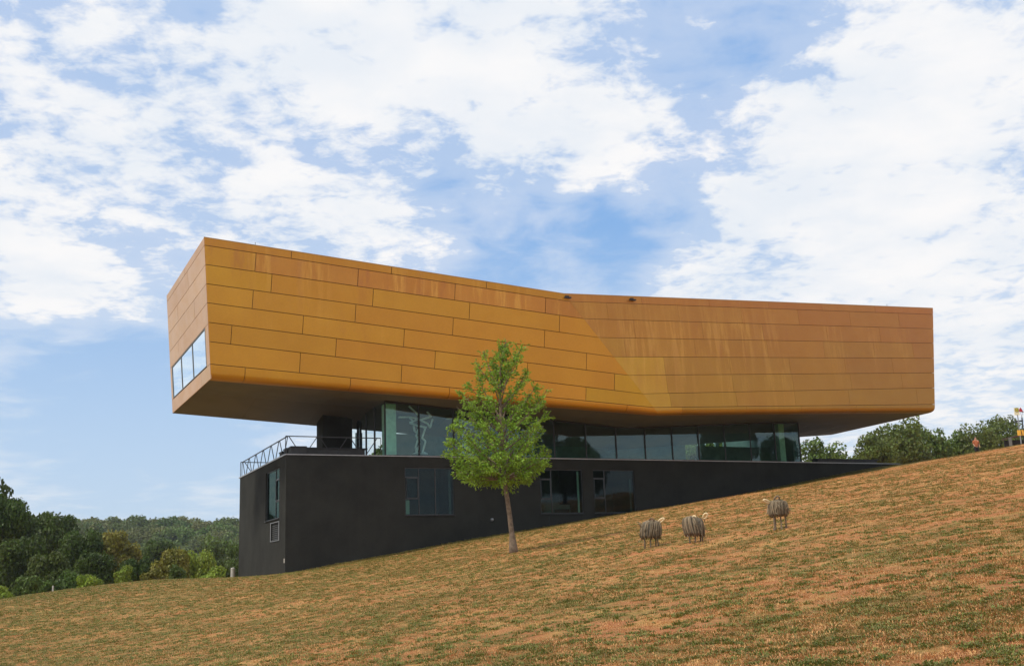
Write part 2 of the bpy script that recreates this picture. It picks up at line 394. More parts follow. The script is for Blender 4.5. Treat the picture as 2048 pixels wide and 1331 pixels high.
def bump_z(X, Y):
    near = sstep(200, 100, np.hypot(X, Y - 50))
    return (np.sin(X * 2.1 + 1.3 * np.sin(Y * .9)) * np.sin(Y * 1.7 + np.sin(X * 1.1)) * .016 + np.sin(X * .7 + Y * .35) * .02) * near
def build_ground():
    def axis(lo, hi, fine_lo, fine_hi, step):
        a = list(np.arange(fine_lo, fine_hi, step)); s = step; x = fine_lo
        while x > lo: s *= 1.18; x -= s; a.insert(0, x)
        s = step; x = a[-1]
        while x < hi: s *= 1.18; x += s; a.append(x)
        return np.array(a)
    xs = np.clip(axis(-850, 850, -36, 52, .40), -950, 950); ys = np.clip(axis(-650, 1100, 5, 104, .40), -750, 1250)
    X, Y = np.meshgrid(xs, ys); Zg = ground_z(X, Y)
    bump = bump_z(X, Y) + rng.normal(0, .003, X.shape)
    V = np.stack([X, Y, Zg + bump], 2).reshape(-1, 3)
    nx = len(xs); i = np.arange(len(ys) - 1)[:, None] * nx + np.arange(nx - 1)[None]
    F = np.stack([i, i + 1, i + nx + 1, i + nx], 2).reshape(-1, 4)
    me = npmesh('ground', V, F, GROUND, 4)
    me.polygons.foreach_set('use_smooth', [True] * len(me.polygons))
    # moister strip of grass at the foot of the podium
    P = V[:, :2] - C0[:2]; s = P @ U[:2]; dd = P @ NF[:2]
    damp = sstep(9.0, 0.8, np.abs(dd)) * sstep(5, 18, s) * sstep(70, 46, s)
    at = me.attributes.new('damp', 'FLOAT', 'POINT'); at.data.foreach_set('value', damp.astype(np.float32))
    o = link('ground', me); tag(o, kind='structure'); o['label'] = 'sunburnt grassy hillside rising to the right'
    return o
build_ground()

# ------------------------------------------------------------------ museum: podium
BUILD = empty('museum_building', (C0[0], C0[1], gz(C0[0], C0[1])))
tag(BUILD, 'gold clad bent museum body cantilevered over a glazed storey and charcoal podium', 'building')
def B(s, dout, z): return np.array([C0[0], C0[1], 0]) + U * s + NF * dout + Z * z   # podium-front coordinates
def s_of(p): return float((p - C0) @ U)

def wall_with_holes(name, P0, ud, nd, L, z0, z1, holes, thick, m, parent):
    """vertical wall with rectangular openings and reveals; front face at P0, body behind it"""
    ss = sorted({0, L, *[h[0] for h in holes], *[h[1] for h in holes]}); zs = sorted({z0, z1, *[h[2] for h in holes], *[h[3] for h in holes]})
    mb = MB(); base = np.array([P0[0], P0[1], 0])
    pt = lambda s, z, d=0: base + ud * s - nd * d + Z * z
    for i in range(len(ss) - 1):
        for j in range(len(zs) - 1):
            sm, zm = (ss[i] + ss[i + 1]) / 2, (zs[j] + zs[j + 1]) / 2
            if any(h[0] < sm < h[1] and h[2] < zm < h[3] for h in holes): continue
            mb.add([pt(ss[i], zs[j]), pt(ss[i + 1], zs[j]), pt(ss[i + 1], zs[j + 1]), pt(ss[i], zs[j + 1])], [(0, 1, 2, 3)])
    for h in holes:
        a, b, c, d = h
        for q in [((a, c), (b, c)), ((b, c), (b, d)), ((b, d), (a, d)), ((a, d), (a, c))]:
            mb.add([pt(*q[0]), pt(*q[1]), pt(*q[1], thick), pt(*q[0], thick)], [(0, 1, 2, 3)])
    return mb.build(name, m, parent)

def hole_from_px(fn, left, right, top, bot, ud):
    """px mid-points of the four edges -> (s0, s1, z0, z1)"""
    so_ = lambda p: float((p - C0) @ ud)
    return [so_(fn(*left)), so_(fn(*right)), fn(*bot)[2], fn(*top)[2]]
H1 = hole_from_px(fr, (810.3, 981), (908.4, 981), (858, 934.5), (862, 1029), U)
H2 = hole_from_px(fr, (1080.7, 981), (1166.3, 981), (1121, 938), (1126, 1026), U)
H3 = hole_from_px(fr, (1187.5, 981), (1270.5, 981), (1227, 939), (1231, 1025), U)
H3[2] = H2[2]; H3[3] = H2[3] = (H2[3] + H3[3]) / 2
HL = hole_from_px(lf, (558.5, 985), (531.3, 995), (544, 940), (546, 1038), LD)
HV = hole_from_px(lf, (559, 1061), (542, 1066), (550.5, 1044), (550.5, 1081), LD)
LEN_F = 56.0; LEN_L = float(np.linalg.norm(D0 - C0)); ZB = -4.0
WT = 0.16
wall_with_holes('front_wall', C0, U, NF, LEN_F, ZB, ZT, [H1, H2, H3], WT, PLASTER, BUILD)
wall_with_holes('side_wall', C0, LD, NL, LEN_L, ZB, ZT, [HL, HV], WT, PLASTER, BUILD)
E0 = B(LEN_F, 0, ZT); E1 = E0 + LD * LEN_L
m_ = MB(); m_.add([D0, E1, E1 * [1, 1, 0] + Z * ZB, D0 * [1, 1, 0] + Z * ZB], [(0, 1, 2, 3)]); m_.add([E0, E1, E1 * [1, 1, 0] + Z * ZB, E0 * [1, 1, 0] + Z * ZB], [(0, 1, 2, 3)])
m_.build('rear_wall', PLASTER, BUILD)
mesh('terrace_floor', [C0 - Z * .03, E0 - Z * .03, E1 - Z * .03, D0 - Z * .03], [(0, 1, 2, 3)], FLOORM, BUILD)
# coping: front and side, slim light metal angle
m_ = MB()
m_.box8([B(-.03, .04, ZT - .025), B(LEN_F, .04, ZT - .025), B(LEN_F, -.30, ZT - .025), B(-.03, -.30, ZT - .025), B(-.03, .04, ZT + .03), B(LEN_F, .04, ZT + .03), B(LEN_F, -.30, ZT + .03), B(-.03, -.30, ZT + .03)])
m_.build('coping', COPING, BUILD)
def Lp(s, dout, z): return np.array([C0[0], C0[1], 0]) + LD * s + NL * dout + Z * z
m_ = MB(); a, b = .32, LEN_L + .25
m_.box8([Lp(a, .04, ZT - .025), Lp(b, .04, ZT - .025), Lp(b, -.25, ZT - .025), Lp(a, -.25, ZT - .025), Lp(a, .04, ZT + .05), Lp(b, .04, ZT + .05), Lp(b, -.25, ZT + .05), Lp(a, -.25, ZT + .05)])
m_.build('coping', COPING, BUILD)
# expansion joint below window two, sensor and lamp on the wall
sj = s_of(fr(1099, 1040)); m_ = MB(); m_.bar(B(sj, .002, ZB), B(sj, .002, H2[2] - .15), .035, .02); m_.build('expansion_joint', BLACKPAINT, BUILD)
p = fr(983, 1038.5); m_ = MB(); m_.tube([p, p + NF * .12], .10, 12); m_.tube([p + NF * .12, p + NF * .16], [.10, .06], 12); m_.build('wall_lamp', GALV, BUILD, True)
p = lf(569, 1120.5); m_ = MB(); m_.bar(p + Z * .12, p - Z * .12, .07, .08); m_.build('socket_box', CONCRETE, BUILD)

def window(H, base_fn, cols, name='window', room=True, left_rows=None, sill=True, blind=None, room_mat=ROOMDARK, gm=None):
    """framed window in a wall opening. cols: fractions of vertical mullions; left_rows: fractions (from top) in column 0"""
    a, b, c, d = H; dep = .10; pt = lambda s, z, dd=0: base_fn(s, -dd, z)
    e = empty(name, pt((a + b) / 2, c)); e.parent = BUILD; e.location = tuple(np.array(e.location) - np.array(BUILD.location))
    fw = .05
    mb = MB()
    for (p, q) in [((a, c), (b, c)), ((a, d), (b, d)), ((a, c), (a, d)), ((b, c), (b, d))]:
        sx = fw / 2 if p[0] == a and q[0] == a else (-fw / 2 if p[0] == b and q[0] == b else 0)
        sz = fw / 2 if p[1] == c and q[1] == c else (-fw / 2 if p[1] == d and q[1] == d else 0)
        x0 = p[0] + sx + (fw if sz and p[0] == a else 0); x1 = q[0] + sx - (fw if sz and q[0] == b else 0)
        mb.bar(pt(x0, p[1] + sz, dep), pt(x1, q[1] + sz, dep), fw, .07, up=NF if base_fn is B else NL)
    mb.build('frame', FRAME, e)
    xs = [a + fw] + [a + (b - a) * f for f in cols] + [b - fw]
    for f in cols:
        m2 = MB(); x = a + (b - a) * f; m2.bar(pt(x, c + fw, dep), pt(x, d - fw, dep), .05, .06, up=NF if base_fn is B else NL); m2.build('mullion', FRAME, e)
    for i in range(len(xs) - 1):
        zsplit = [c + fw, d - fw]
        if i == 0 and left_rows: zsplit = [c + fw] + [d - (d - c) * f for f in sorted(left_rows, reverse=True)] + [d - fw]
        for j in range(1, len(zsplit) - 1):
            m2 = MB(); m2.bar(pt(xs[i], zsplit[j], dep), pt(xs[i + 1] - .03, zsplit[j], dep), .05, .05); m2.build('transom', FRAME, e)
        for j in range(len(zsplit) - 1):
            q = [pt(xs[i], zsplit[j], dep + .012 * ((i + j) % 2)), pt(xs[i + 1], zsplit[j], dep + .012 * ((i + j) % 2)), pt(xs[i + 1], zsplit[j + 1], dep + .012 * ((i + j) % 2)), pt(xs[i], zsplit[j + 1], dep + .012 * ((i + j) % 2))]
            mesh('pane', q, [(0, 1, 2, 3)], gm or GLASS_LOW, e)
            if i == 0 and left_rows and j == 1:   # opening casement: proud inner frame
                m2 = MB(); x0, x1, z0, z1 = xs[i] + .06, xs[i + 1] - .07, zsplit[j] + .06, zsplit[j + 1] - .06
                for (p, qq) in [((x0, z0), (x1, z0)), ((x0, z1), (x1, z1)), ((x0, z0), (x0, z1)), ((x1, z0), (x1, z1))]:
                    m2.bar(pt(*p, dep - .03), pt(*qq, dep - .03), .045, .05)
                m2.build('casement', FRAME, e)
    if sill:
        m2 = MB(); m2.bar(pt(a - .03, c - .03, .03), pt(b + .05, c - .03, .03), .20, .05); m2.build('sill', DARKMET, e)
    if room:
        m2 = MB(); D = 3.6; A0, B0, C1, D1 = a - .5, b + .5, c - .5, d + .3; f0 = WT + .005
        P8 = [pt(A0, C1, f0), pt(B0, C1, f0), pt(B0, C1, D), pt(A0, C1, D), pt(A0, D1, f0), pt(B0, D1, f0), pt(B0, D1, D), pt(A0, D1, D)]
        m2.add(P8, [(0, 1, 2, 3), (4, 5, 6, 7), (3, 2, 6, 7), (0, 3, 7, 4), (1, 2, 6, 5)])
        m2.build('room', room_mat, e)
    if blind:
        for (f0, f1, g0, g1, dd, mm) in blind:
            x0, x1 = a + (b - a) * f0, a + (b - a) * f1; z0, z1 = d - (d - c) * g1, d - (d - c) * g0
            m2 = MB(); m2.box8([pt(x0, z0, dd), pt(x1, z0, dd), pt(x1, z0, dd + .05), pt(x0, z0, dd + .05), pt(x0, z1, dd), pt(x1, z1, dd), pt(x1, z1, dd + .05), pt(x0, z1, dd + .05)])
            m2.build('blind', mm, e)
    return e
window(H1, B, [.285, .62], left_rows=[.20, .66], blind=[(.02, .125, .68, .97, .35, CURTAIN), (.93, .97, .05, .97, .3, ROOMMID)])
window(H2, B, [.27], left_rows=[.215, .68], blind=[(.92, .96, .03, .97, .3, CURTAIN), (.28, .90, .77, .98, 1.2, ROOMMID), (.50, .84, .88, .97, 1.0, BLACKPAINT)], room_mat=ROOMMID)
window(H3, B, [.28], left_rows=[.19, .66], blind=[(.92, .96, .2, .97, .3, ROOMMID)])
window([HL[0], HL[1], HL[2], HL[3]], Lp, [.33], left_rows=[.22, .66], blind=None, gm=GLASS_SIDE)
# louvred vent in the side wall, individual slats
e = empty('vent', Lp((HV[0] + HV[1]) / 2, 0, HV[2])); e.parent = BUILD; e.location = tuple(np.array(e.location) - np.array(BUILD.location))
m_ = MB(); a, b, c, d = HV
for (p, q) in [((a, c), (b, c)), ((a, d), (b, d)), ((a + .03, c), (a + .03, d)), ((b - .03, c), (b - .03, d))]: m_.bar(Lp(p[0], .03, p[1]), Lp(q[0], .03, q[1]), .035, .04)
m_.build('frame', GALV, e)
for i in range(9):
    z = c + (d - c) * (i + .6) / 9.4; m_ = MB(); m_.add([Lp(a + .03, -.02, z), Lp(b - .03, -.02, z), Lp(b - .03, -.10, z + .09), Lp(a + .03, -.10, z + .09), Lp(a + .03, -.035, z - .01), Lp(b - .03, -.035, z - .01), Lp(b - .03, -.115, z + .08), Lp(a + .03, -.115, z + .08)], [(0, 1, 2, 3), (7, 6, 5, 4), (0, 4, 5, 1), (1, 5, 6, 2), (2, 6, 7, 3), (3, 7, 4, 0)])
    m_.build('slat', simple('vent_slat_grey', (.05, .052, .048), .7) if i == 0 else bpy.data.materials['vent_slat_grey'], e)
mesh('back_plate', [Lp(a, -.14, c), Lp(b, -.14, c), Lp(b, -.14, d), Lp(a, -.14, d)], [(0, 1, 2, 3)], BLACKPAINT, e)

# ------------------------------------------------------------------ museum: gold body
tl = RAD(5); az = RAD(16)
PLA = atY(414, 610, 59.4)
hL = np.array([math.cos(az), math.sin(az), 0]); oL = np.array([math.sin(az), -math.cos(az), 0])
nPL = nrm(np.cross(hL, -Z * math.cos(tl) - oL * math.sin(tl)))
foldx = lambda y: 1128 + 179 * (y - 587) / 227
ft = onpl(foldx(587), 587, PLA, nPL); fb = onpl(foldx(814), 814, PLA, nPL)
Rm = atY(1868, 720, 79); nPR = nrm(np.cross(Rm - fb, ft - fb))
if nPR @ oL < 0: nPR = -nPR
if nPL @ oL < 0: nPL = -nPL
YL = [474, 490, 528.5, 567, 605, 644, 682.5, 727.5, 757]
YF = [587, 602.5, 637, 674.5, 713, 750, 787, 814, 828]
YR = [616, 628.5, 657, 686, 716, 745, 775, 808, 823]
Lpx = [(408 + 13 * (y - 474) / 271, y) for y in YL]
Fpx = [(foldx(y), y) for y in YF]
Rpx = [(1866 + 4 * (y - 616) / 207, y) for y in YR]
GL = [onpl(*q, PLA, nPL) for q in Lpx]; GF = [onpl(*q, PLA, nPL) for q in Fpx]; GR = [onpl(*q, Rm, nPR) for q in Rpx]
# back edge of the underside and roof
AB = atY(345, 826, 67.7)
nEND = nrm(np.cross(GL[0] - GL[7], AB - GL[7])); nEND = nEND if nEND[0] < 0 else -nEND
AT = onpl(333, 591, GL[0], nEND)
FB = np.array([6.0, 79.0, 9.8]); RB = atY(1663, 869, 88.0)
FT = FB * [1, 1, 0] + Z * (GF[0][2] - .3); RT = RB * [1, 1, 0] + Z * (GR[0][2] - .2)
body = MB()
ins = BACK * .09
cv = [GL[0] + ins + U * .06, GF[0] + ins, GR[0] + ins, RT, FT, AT + U * .06,
      GL[8] + ins * 3 + U * .06 + Z * .55, GF[8] + ins * 3 + Z * .55, GR[8] + ins * 2 + Z * .35, RB + Z * .5, FB + Z * 1.1, AB + U * .06 + Z * .5]
cv = [np.array(v) for v in cv]
for i in range(3): cv[i] = cv[i] - Z * .02
body.add(cv, [(0, 1, 7, 6), (1, 2, 8, 7), (2, 3, 9, 8), (3, 4, 10, 9), (4, 5, 11, 10), (5, 0, 6, 11), (0, 5, 4, 1), (1, 4, 3, 2), (6, 7, 10, 11), (7, 8, 9, 10)])
core = body.build('gold_body', JOINT, BUILD)
core['label'] = 'dark backing frame behind the gold panels'

GAP = 0.034
def lerp(a, b, t): return a + (b - a) * t
def panel(q, n, col, alpha=1.0, parent=core, thick=.05, gap=GAP, name='panel', gv=None):
    """q: 4 corners (ccw from top-left), inset by the joint, given depth"""
    q = [np.array(p) for p in q]; r = []
    gv = gv or (gap, gap)       # joint widths at the left and right upright edges
    h0 = [nrm(q[3] - q[0]), nrm(q[2] - q[1])]; v0 = [nrm(q[1] - q[0]), nrm(q[2] - q[3])]
    r = [q[0] + h0[0] * gv[0] / 2 + v0[0] * gap / 2, q[1] + h0[1] * gv[0] / 2 - v0[0] * gap / 2,
         q[2] - h0[1] * gv[1] / 2 - v0[1] * gap / 2, q[3] - h0[0] * gv[1] / 2 + v0[1] * gap / 2]
    n = nrm(n); bk = [p - n * thick for p in r]
    o = mesh(name, r + bk, [(0, 1, 2, 3), (7, 6, 5, 4), (0, 4, 5, 1), (1, 5, 6, 2), (2, 6, 7, 3), (3, 7, 4, 0)], GOLD, parent)
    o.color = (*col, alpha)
    return o
SEAM_L = [[583, 783, 973], [511, 716, 910, 1091], [543, 746, 939, 1119], [505.5, 711, 906, 1089], [606, 808, 997, 1173], [462.6, 672, 870, 1055, 1229], [600, 803, 990, 1172], [490, 701, 899, 1085, 1254]]
SEAM_R = [[1283, 1418, 1537, 1644, 1750], [1215, 1357, 1483, 1597, 1700, 1798], [1269, 1405, 1526, 1654, 1760], [1250, 1390, 1535, 1648, 1748, 1826], [1329, 1460, 1580, 1690, 1785], [1334, 1466, 1586, 1702, 1804], [1341, 1473, 1590, 1698, 1834], [1365, 1494, 1603, 1714]]
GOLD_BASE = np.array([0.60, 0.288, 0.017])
def tone(row, x, part):
    """base tone of a panel, darker on the right face: (colour, streak-freedom)"""
    k = 1 + rnd.uniform(-.035, .035)
    if part == 'L':
        c = GOLD_BASE * [1.0, 1 + .015 * rnd.uniform(-1, 1), 1]
        if row == 1 and 583 < x < 716 or row == 1 and 785 < x < 870 or row == 1 and 973 < x < 1060: c = np.array([0.55, 0.240, 0.030])
        if row == 1 and x > 1091: c = np.array([0.50, 0.205, 0.030])
        if row == 0: c = c * np.array([.92, .88, .95])
        if row in (5, 6) and x > 1190: c = np.array([0.58, 0.315, 0.014])
        if row == 2 and x < 540: c = c * np.array([1.0, 1.08, .8])
        a = {0: .65, 1: .0, 2: .5, 3: .65, 4: .7}.get(row, .92)
        if x > 800 and row > 1: a = .95
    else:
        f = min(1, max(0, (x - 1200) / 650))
        up = np.array([0.48, 0.185, 0.015]); lo = np.array([0.42, 0.215, 0.006])  # darker than the left face, redder above, ochre below
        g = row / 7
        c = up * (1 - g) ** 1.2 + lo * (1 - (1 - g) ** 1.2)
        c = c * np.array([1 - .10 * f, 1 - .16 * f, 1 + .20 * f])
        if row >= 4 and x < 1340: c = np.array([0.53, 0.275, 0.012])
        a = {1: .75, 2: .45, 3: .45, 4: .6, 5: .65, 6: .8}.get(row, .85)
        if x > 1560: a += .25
    return np.clip(c * k, 0, 1), min(1, a)
def xt(P, Q, x):
    """parameter on segment P-Q whose image has abscissa x"""
    lo, hi = 0.0, 1.0
    for _ in range(30):
        m = (lo + hi) / 2
        if proj(lerp(P, Q, m))[0] < x: lo = m
        else: hi = m
    return (lo + hi) / 2
ML = lerp(GL[8], AB, .6); MF = lerp(GF[8], FB, .6) * [1, 1, 0] + Z * (GF[8][2] - .05); MR = lerp(GR[8], RB, .6); ML = ML + Z * .5
TH = .60; GH = lerp(GF[8], GR[8], TH); HBK = lerp(FB, RB, TH); MH = lerp(GH, HBK, .6) + Z * .55
STN = [(GL[8], ML, AB), (GF[8], MF, FB), (GH, MH, HBK), (GR[8], MR, RB)]
def soff_dir(p):
    """direction of the underside, from the front edge towards the back edge"""
    for (f0, m0, _), (f1, m1, _) in zip(STN[:-1], STN[1:]):
        t = (p[0] - f0[0]) / (f1[0] - f0[0])
        if t <= 1 or f1 is STN[-1][0]:
            t = min(1, max(0, t)); return nrm(lerp(m0, m1, t) - lerp(f0, f1, t))
def fascia(T0, T1, E0_, E1_, n, col, alpha, gv):
    """bottom row panel that rolls under into the soffit"""
    prof = []
    for T, E_ in ((T0, E0_), (T1, E1_)):
        T = np.array(T); E_ = np.array(E_); pf = E_ + nrm(T - E_) * .34; ps = E_ + soff_dir(E_) * .62
        pts = [T + nrm(E_ - T) * GAP / 2]
        for k in range(9):
            t = k / 8; pts.append(pf * (1 - t) ** 2 + 2 * E_ * t * (1 - t) + ps * t * t)
        prof.append(pts)
    d = nrm(prof[1][0] - prof[0][0]) / 2
    a = [p + d * gv[0] for p in prof[0]]; b = [p - d * gv[1] for p in prof[1]]; k = len(a)
    v = a + b; f = [(i, i + 1, k + i + 1, k + i) for i in range(k - 1)]
    inn = [p + BACK * .06 + Z * .04 for p in (a + b)]
    v = v + (a + b) + inn; o1 = 2 * k; o2 = 4 * k
    f += [(o1 + i, o2 + i, o2 + i + 1, o1 + i + 1) for i in range(k - 1)] + [(o1 + k + i, o1 + k + i + 1, o2 + k + i + 1, o2 + k + i) for i in range(k - 1)]
    o = mesh('panel', v, f, GOLD, core); o.color = (*col, alpha)
    for i, p_ in enumerate(o.data.polygons): p_.use_smooth = i < k - 1
for r in range(8):
    for part, P0s, P1s, n, seams, lean in (('L', GL, GF, nPL, SEAM_L[r], -.05), ('R', GF, GR, nPR, SEAM_R[r], .14)):
        a0, a1, b0, b1 = P0s[r], P1s[r], P0s[r + 1], P1s[r + 1]
        cuts = [(0.0, 0.0)]
        for x in seams:
            lx = lean if part == 'R' else -.068 + .04 * (x - 500) / 600
            h = proj(lerp(b0, b1, .5))[1] - proj(lerp(a0, a1, .5))[1]
            cuts.append((xt(a0, a1, x - lx * h / 2), xt(b0, b1, x + lx * h / 2)))
        cuts.append((1.0, 1.0))
        xm = [proj(a0)[0]] + list(seams) + [proj(a1)[0]]
        for i in range(len(cuts) - 1):
            (t0, u0), (t1, u1) = cuts[i], cuts[i + 1]
            if t1 - t0 < .002 and u1 - u0 < .002: continue
            A_, B_, C_, D_ = lerp(a0, a1, t0), lerp(b0, b1, u0), lerp(b0, b1, u1), lerp(a0, a1, t1)
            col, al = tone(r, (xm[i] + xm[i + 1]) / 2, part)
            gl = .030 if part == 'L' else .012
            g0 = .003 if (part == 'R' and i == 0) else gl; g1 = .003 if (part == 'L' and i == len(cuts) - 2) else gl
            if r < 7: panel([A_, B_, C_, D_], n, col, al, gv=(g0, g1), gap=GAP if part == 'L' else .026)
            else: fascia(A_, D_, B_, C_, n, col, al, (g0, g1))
# underside, in broad sheets with joints
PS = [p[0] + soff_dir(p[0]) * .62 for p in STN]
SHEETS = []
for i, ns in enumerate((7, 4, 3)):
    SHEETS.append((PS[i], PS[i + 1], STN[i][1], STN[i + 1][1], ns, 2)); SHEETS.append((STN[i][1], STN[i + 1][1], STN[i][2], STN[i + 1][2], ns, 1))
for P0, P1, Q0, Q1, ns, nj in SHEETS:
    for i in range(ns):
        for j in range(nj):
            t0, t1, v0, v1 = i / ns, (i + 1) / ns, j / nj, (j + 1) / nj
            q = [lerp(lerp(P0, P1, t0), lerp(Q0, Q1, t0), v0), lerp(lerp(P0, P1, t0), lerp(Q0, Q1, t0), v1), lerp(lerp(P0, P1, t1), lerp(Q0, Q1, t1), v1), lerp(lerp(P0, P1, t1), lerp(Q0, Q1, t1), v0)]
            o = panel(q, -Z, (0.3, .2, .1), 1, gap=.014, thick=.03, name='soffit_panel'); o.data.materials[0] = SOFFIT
# left end wall: panel rows with the panorama window
ER = [474, 490, 529, 567, 605, 647, 727.5, 757]; EL = [591, 604, 637, 668, 704.5, 737, 800, 826]
def endp(y_r, y_l, t):
    a = onpl(408 + 13 * (y_r - 474) / 271, y_r, GL[0], nEND); b = onpl(333 + 12 * (y_l - 591) / 235, y_l, GL[0], nEND)
    return lerp(a, b, t)
ESEAM = [[.5], [.42], [.72], [.30], [.75], None, [.22]]
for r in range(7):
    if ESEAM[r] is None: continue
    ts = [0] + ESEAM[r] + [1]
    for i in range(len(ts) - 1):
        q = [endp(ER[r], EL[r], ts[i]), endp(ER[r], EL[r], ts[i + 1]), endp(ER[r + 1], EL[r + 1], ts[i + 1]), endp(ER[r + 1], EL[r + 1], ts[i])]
        panel(q, nEND, GOLD_BASE * [1.06, 1.32, 11.0] * rnd.uniform(.96, 1.04), 1.0, gap=.03)  # same metal; sky reflection at grazing angle put into a paler, pinker colour
tw0, tw1 = .075, .955
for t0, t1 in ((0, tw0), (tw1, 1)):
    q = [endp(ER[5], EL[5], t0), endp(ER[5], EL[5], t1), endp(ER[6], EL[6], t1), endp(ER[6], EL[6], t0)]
    panel(q, nEND, GOLD_BASE * [1.06, 1.32, 11.0], 1.0, gap=.02)  # strips beside the window carry the same painted sky reflection
ew = empty('panorama_window', endp(ER[6], EL[6], .5)); ew.parent = BUILD; ew.location = tuple(np.array(ew.location) - np.array(BUILD.location))
splits = [tw0, .40, .695, tw1]
wt = lambda t, v: lerp(endp(ER[5], EL[5], t), endp(ER[6], EL[6], t), v)
m_ = MB()
for (a, b) in ((wt(tw0, .03), wt(tw1, .03)), (wt(tw0, .97), wt(tw1, .97)), (wt(tw0 + .006, .03), wt(tw0 + .006, .97)), (wt(tw1 - .006, .03), wt(tw1 - .006, .97))):
    m_.bar(a, b, .035, .03)
m_.build('frame', GALV, ew)
for t in splits[1:-1]: m_ = MB(); m_.bar(wt(t, .03), wt(t, .97), .03, .03); m_.build('mullion', GALV, ew)
for i in range(3):
    q = [wt(splits[i], .03), wt(splits[i], .97), wt(splits[i + 1], .97), wt(splits[i + 1], .03)]
    mesh('pane', [p - nEND * .02 for p in q], [(0, 1, 2, 3)], GLASS_END, ew)
# parapet lamps on the fascia and the lightning rod
for x, y in ((1133.5, 596), (1263, 600.5)):
    p = onpl(x, y, Rm, nPR) + nPR * .03; e = empty('facade_lamp', p); e.parent = BUILD; e.location = tuple(p - np.array(BUILD.location))
    m_ = MB(); m_.bar(p - U * .22 + nPR * .10, p + U * .22 + nPR * .10, .14, .08); m_.build('lamp_head', BLACKPAINT, e)
    m_ = MB(); m_.bar(p + U * .05, p + U * .05 + nPR * .10 + Z * .12, .05); m_.bar(p - U * .12 + Z * .12, p + U * .12 + Z * .12 + nPR * .05, .04); m_.build('bracket', DARKMET, e)
p = onpl(517, 493, PLA, nPL) + BACK * 1.0; m_ = MB(); m_.tube([p - Z * .6, p + Z * .55], .02, 6); m_.build('lightning_rod', GALV, BUILD)
p = onpl(1804, 612, Rm, nPR) + BACK * 1.5; m_ = MB(); m_.tube([p - Z * .8, p + Z * .5], .02, 6); m_.build('lightning_rod', GALV, BUILD)
m_ = MB()      # thin bright roof edge trim
for a, b in ((GL[0], GF[0]), (GF[0], GR[0])): m_.bar(a + Z * .015 + BACK * .08, b + Z * .015 + BACK * .08, .14, .03)
m_.build('roof_trim', simple('aged_brass_trim', (0.42, 0.25, 0.09), .45, .3), BUILD)

# ------------------------------------------------------------------ museum: glazed storey
REC = -.45
gpt = lambda x, y: onpl(x, y, B(0, REC, 0), NF)
def soffit_z(p):
    """height of the underside above plan point p (vertical ray into the soffit sheets)"""
    zs = []
    for tri in [(q[0], q[1], q[3]) for q in SHEETS] + [(q[0], q[3], q[2]) for q in SHEETS]:
        a, b, c = tri; T = np.array([[b[0] - a[0], c[0] - a[0]], [b[1] - a[1], c[1] - a[1]]]); uv = np.linalg.solve(T, p[:2] - a[:2])
        if uv[0] >= -.02 and uv[1] >= -.02 and uv.sum() <= 1.02: zs.append(a[2] + uv[0] * (b[2] - a[2]) + uv[1] * (c[2] - a[2]))
    return min(zs) if zs else ZT + 2.5
MX = [770.5, 838.5, 908.5, 976, 1043, 1109.5, 1173, 1233.5, 1291.5, 1346, 1399, 1451.5, 1503, 1553, 1602]
MPY = [907 + (x - 770) * .013 for x in MX]
GP = [gpt(x, y) for x, y in zip(MX, MPY)]
GS = [float((p - C0) @ U) for p in GP]
gs = lambda s, d, z: B(s, REC - d, z)
head = []
for s in GS:
    z = soffit_z(gs(s, 0, 0)); head.append(z)
TGT = [797, 813, 822, 831, 838, 845, 852, 858, 857, 854, 851, 848, 846, 843, 841]
print('glass top error px', [round(proj(gs(s, 0, z - .12))[1] - t, 1) for s, z, t in zip(GS, head, TGT)])
print('PR az', math.degrees(math.atan2(-nPR[0], -nPR[1])), 'tilt', math.degrees(math.asin(nPR[2])), 'GL', GL[0], GL[8], 'GF', GF[0], GF[8], 'GR', GR[0], GR[8])
HB = .10
hall = empty('glazed_hall', gs(GS[0], 0, ZT)); hall.parent = BUILD; hall.location = tuple(np.array(hall.location) - np.array(BUILD.location))
hz = lambda k: head[k] - HB - .02
for k in range(len(GS) - 1):
    a, b = GS[k], GS[k + 1]
    sm = [a, b]; za, zb_ = hz(k), hz(k + 1)
    mesh('pane', [gs(a, 0, ZT + .06), gs(b, 0, ZT + .06), gs(b, 0, zb_), gs(a, 0, za)], [(0, 1, 2, 3)], GLASS, hall)
    m_ = MB(); m_.bar(gs(a, 0, za + HB / 2), gs(b, 0, zb_ + HB / 2), .16, HB); m_.build('head_rail', DARKMET, hall)
for k, s in enumerate(GS):
    m_ = MB(); m_.bar(gs(s, -.02, ZT + .05), gs(s, -.02, hz(k) + .02), .07, .12); m_.build('mullion', BLACKPAINT, hall)
m_ = MB(); m_.bar(gs(GS[0], -.01, ZT + .08), gs(GS[-1], -.01, ZT + .08), .10, .06); m_.build('bottom_rail', DARKMET, hall)
# side glazing, running back along LD
def side(s, t, z): return gs(s, 0, z) + LD * t
def side_t(x):
    for t in np.arange(0, 14, .05):
        if proj(side(GS[0], t, ZT + 1))[0] < x: return t
    return 9
DB = 9.0
ts = [0, side_t(749.5), side_t(733), side_t(716), side_t(701), DB]
for i in range(5):
    a, b = ts[i], ts[i + 1]; za = soffit_z(side(GS[0], a, 0)) - .12; zb_ = soffit_z(side(GS[0], b, 0)) - .12
    mesh('pane', [side(GS[0], a, ZT), side(GS[0], b, ZT), side(GS[0], b, zb_), side(GS[0], a, za)], [(0, 1, 2, 3)], GLASS_CLEAR, hall)
    if i: m_ = MB(); m_.bar(side(GS[0], a, ZT), side(GS[0], a, za), .09, .09); m_.build('mullion', BLACKPAINT, hall)
p0, p1 = side(GS[-1], 0, 0), side(GS[-1], DB, 0)
p2 = side(GS[-1], .6, 0)
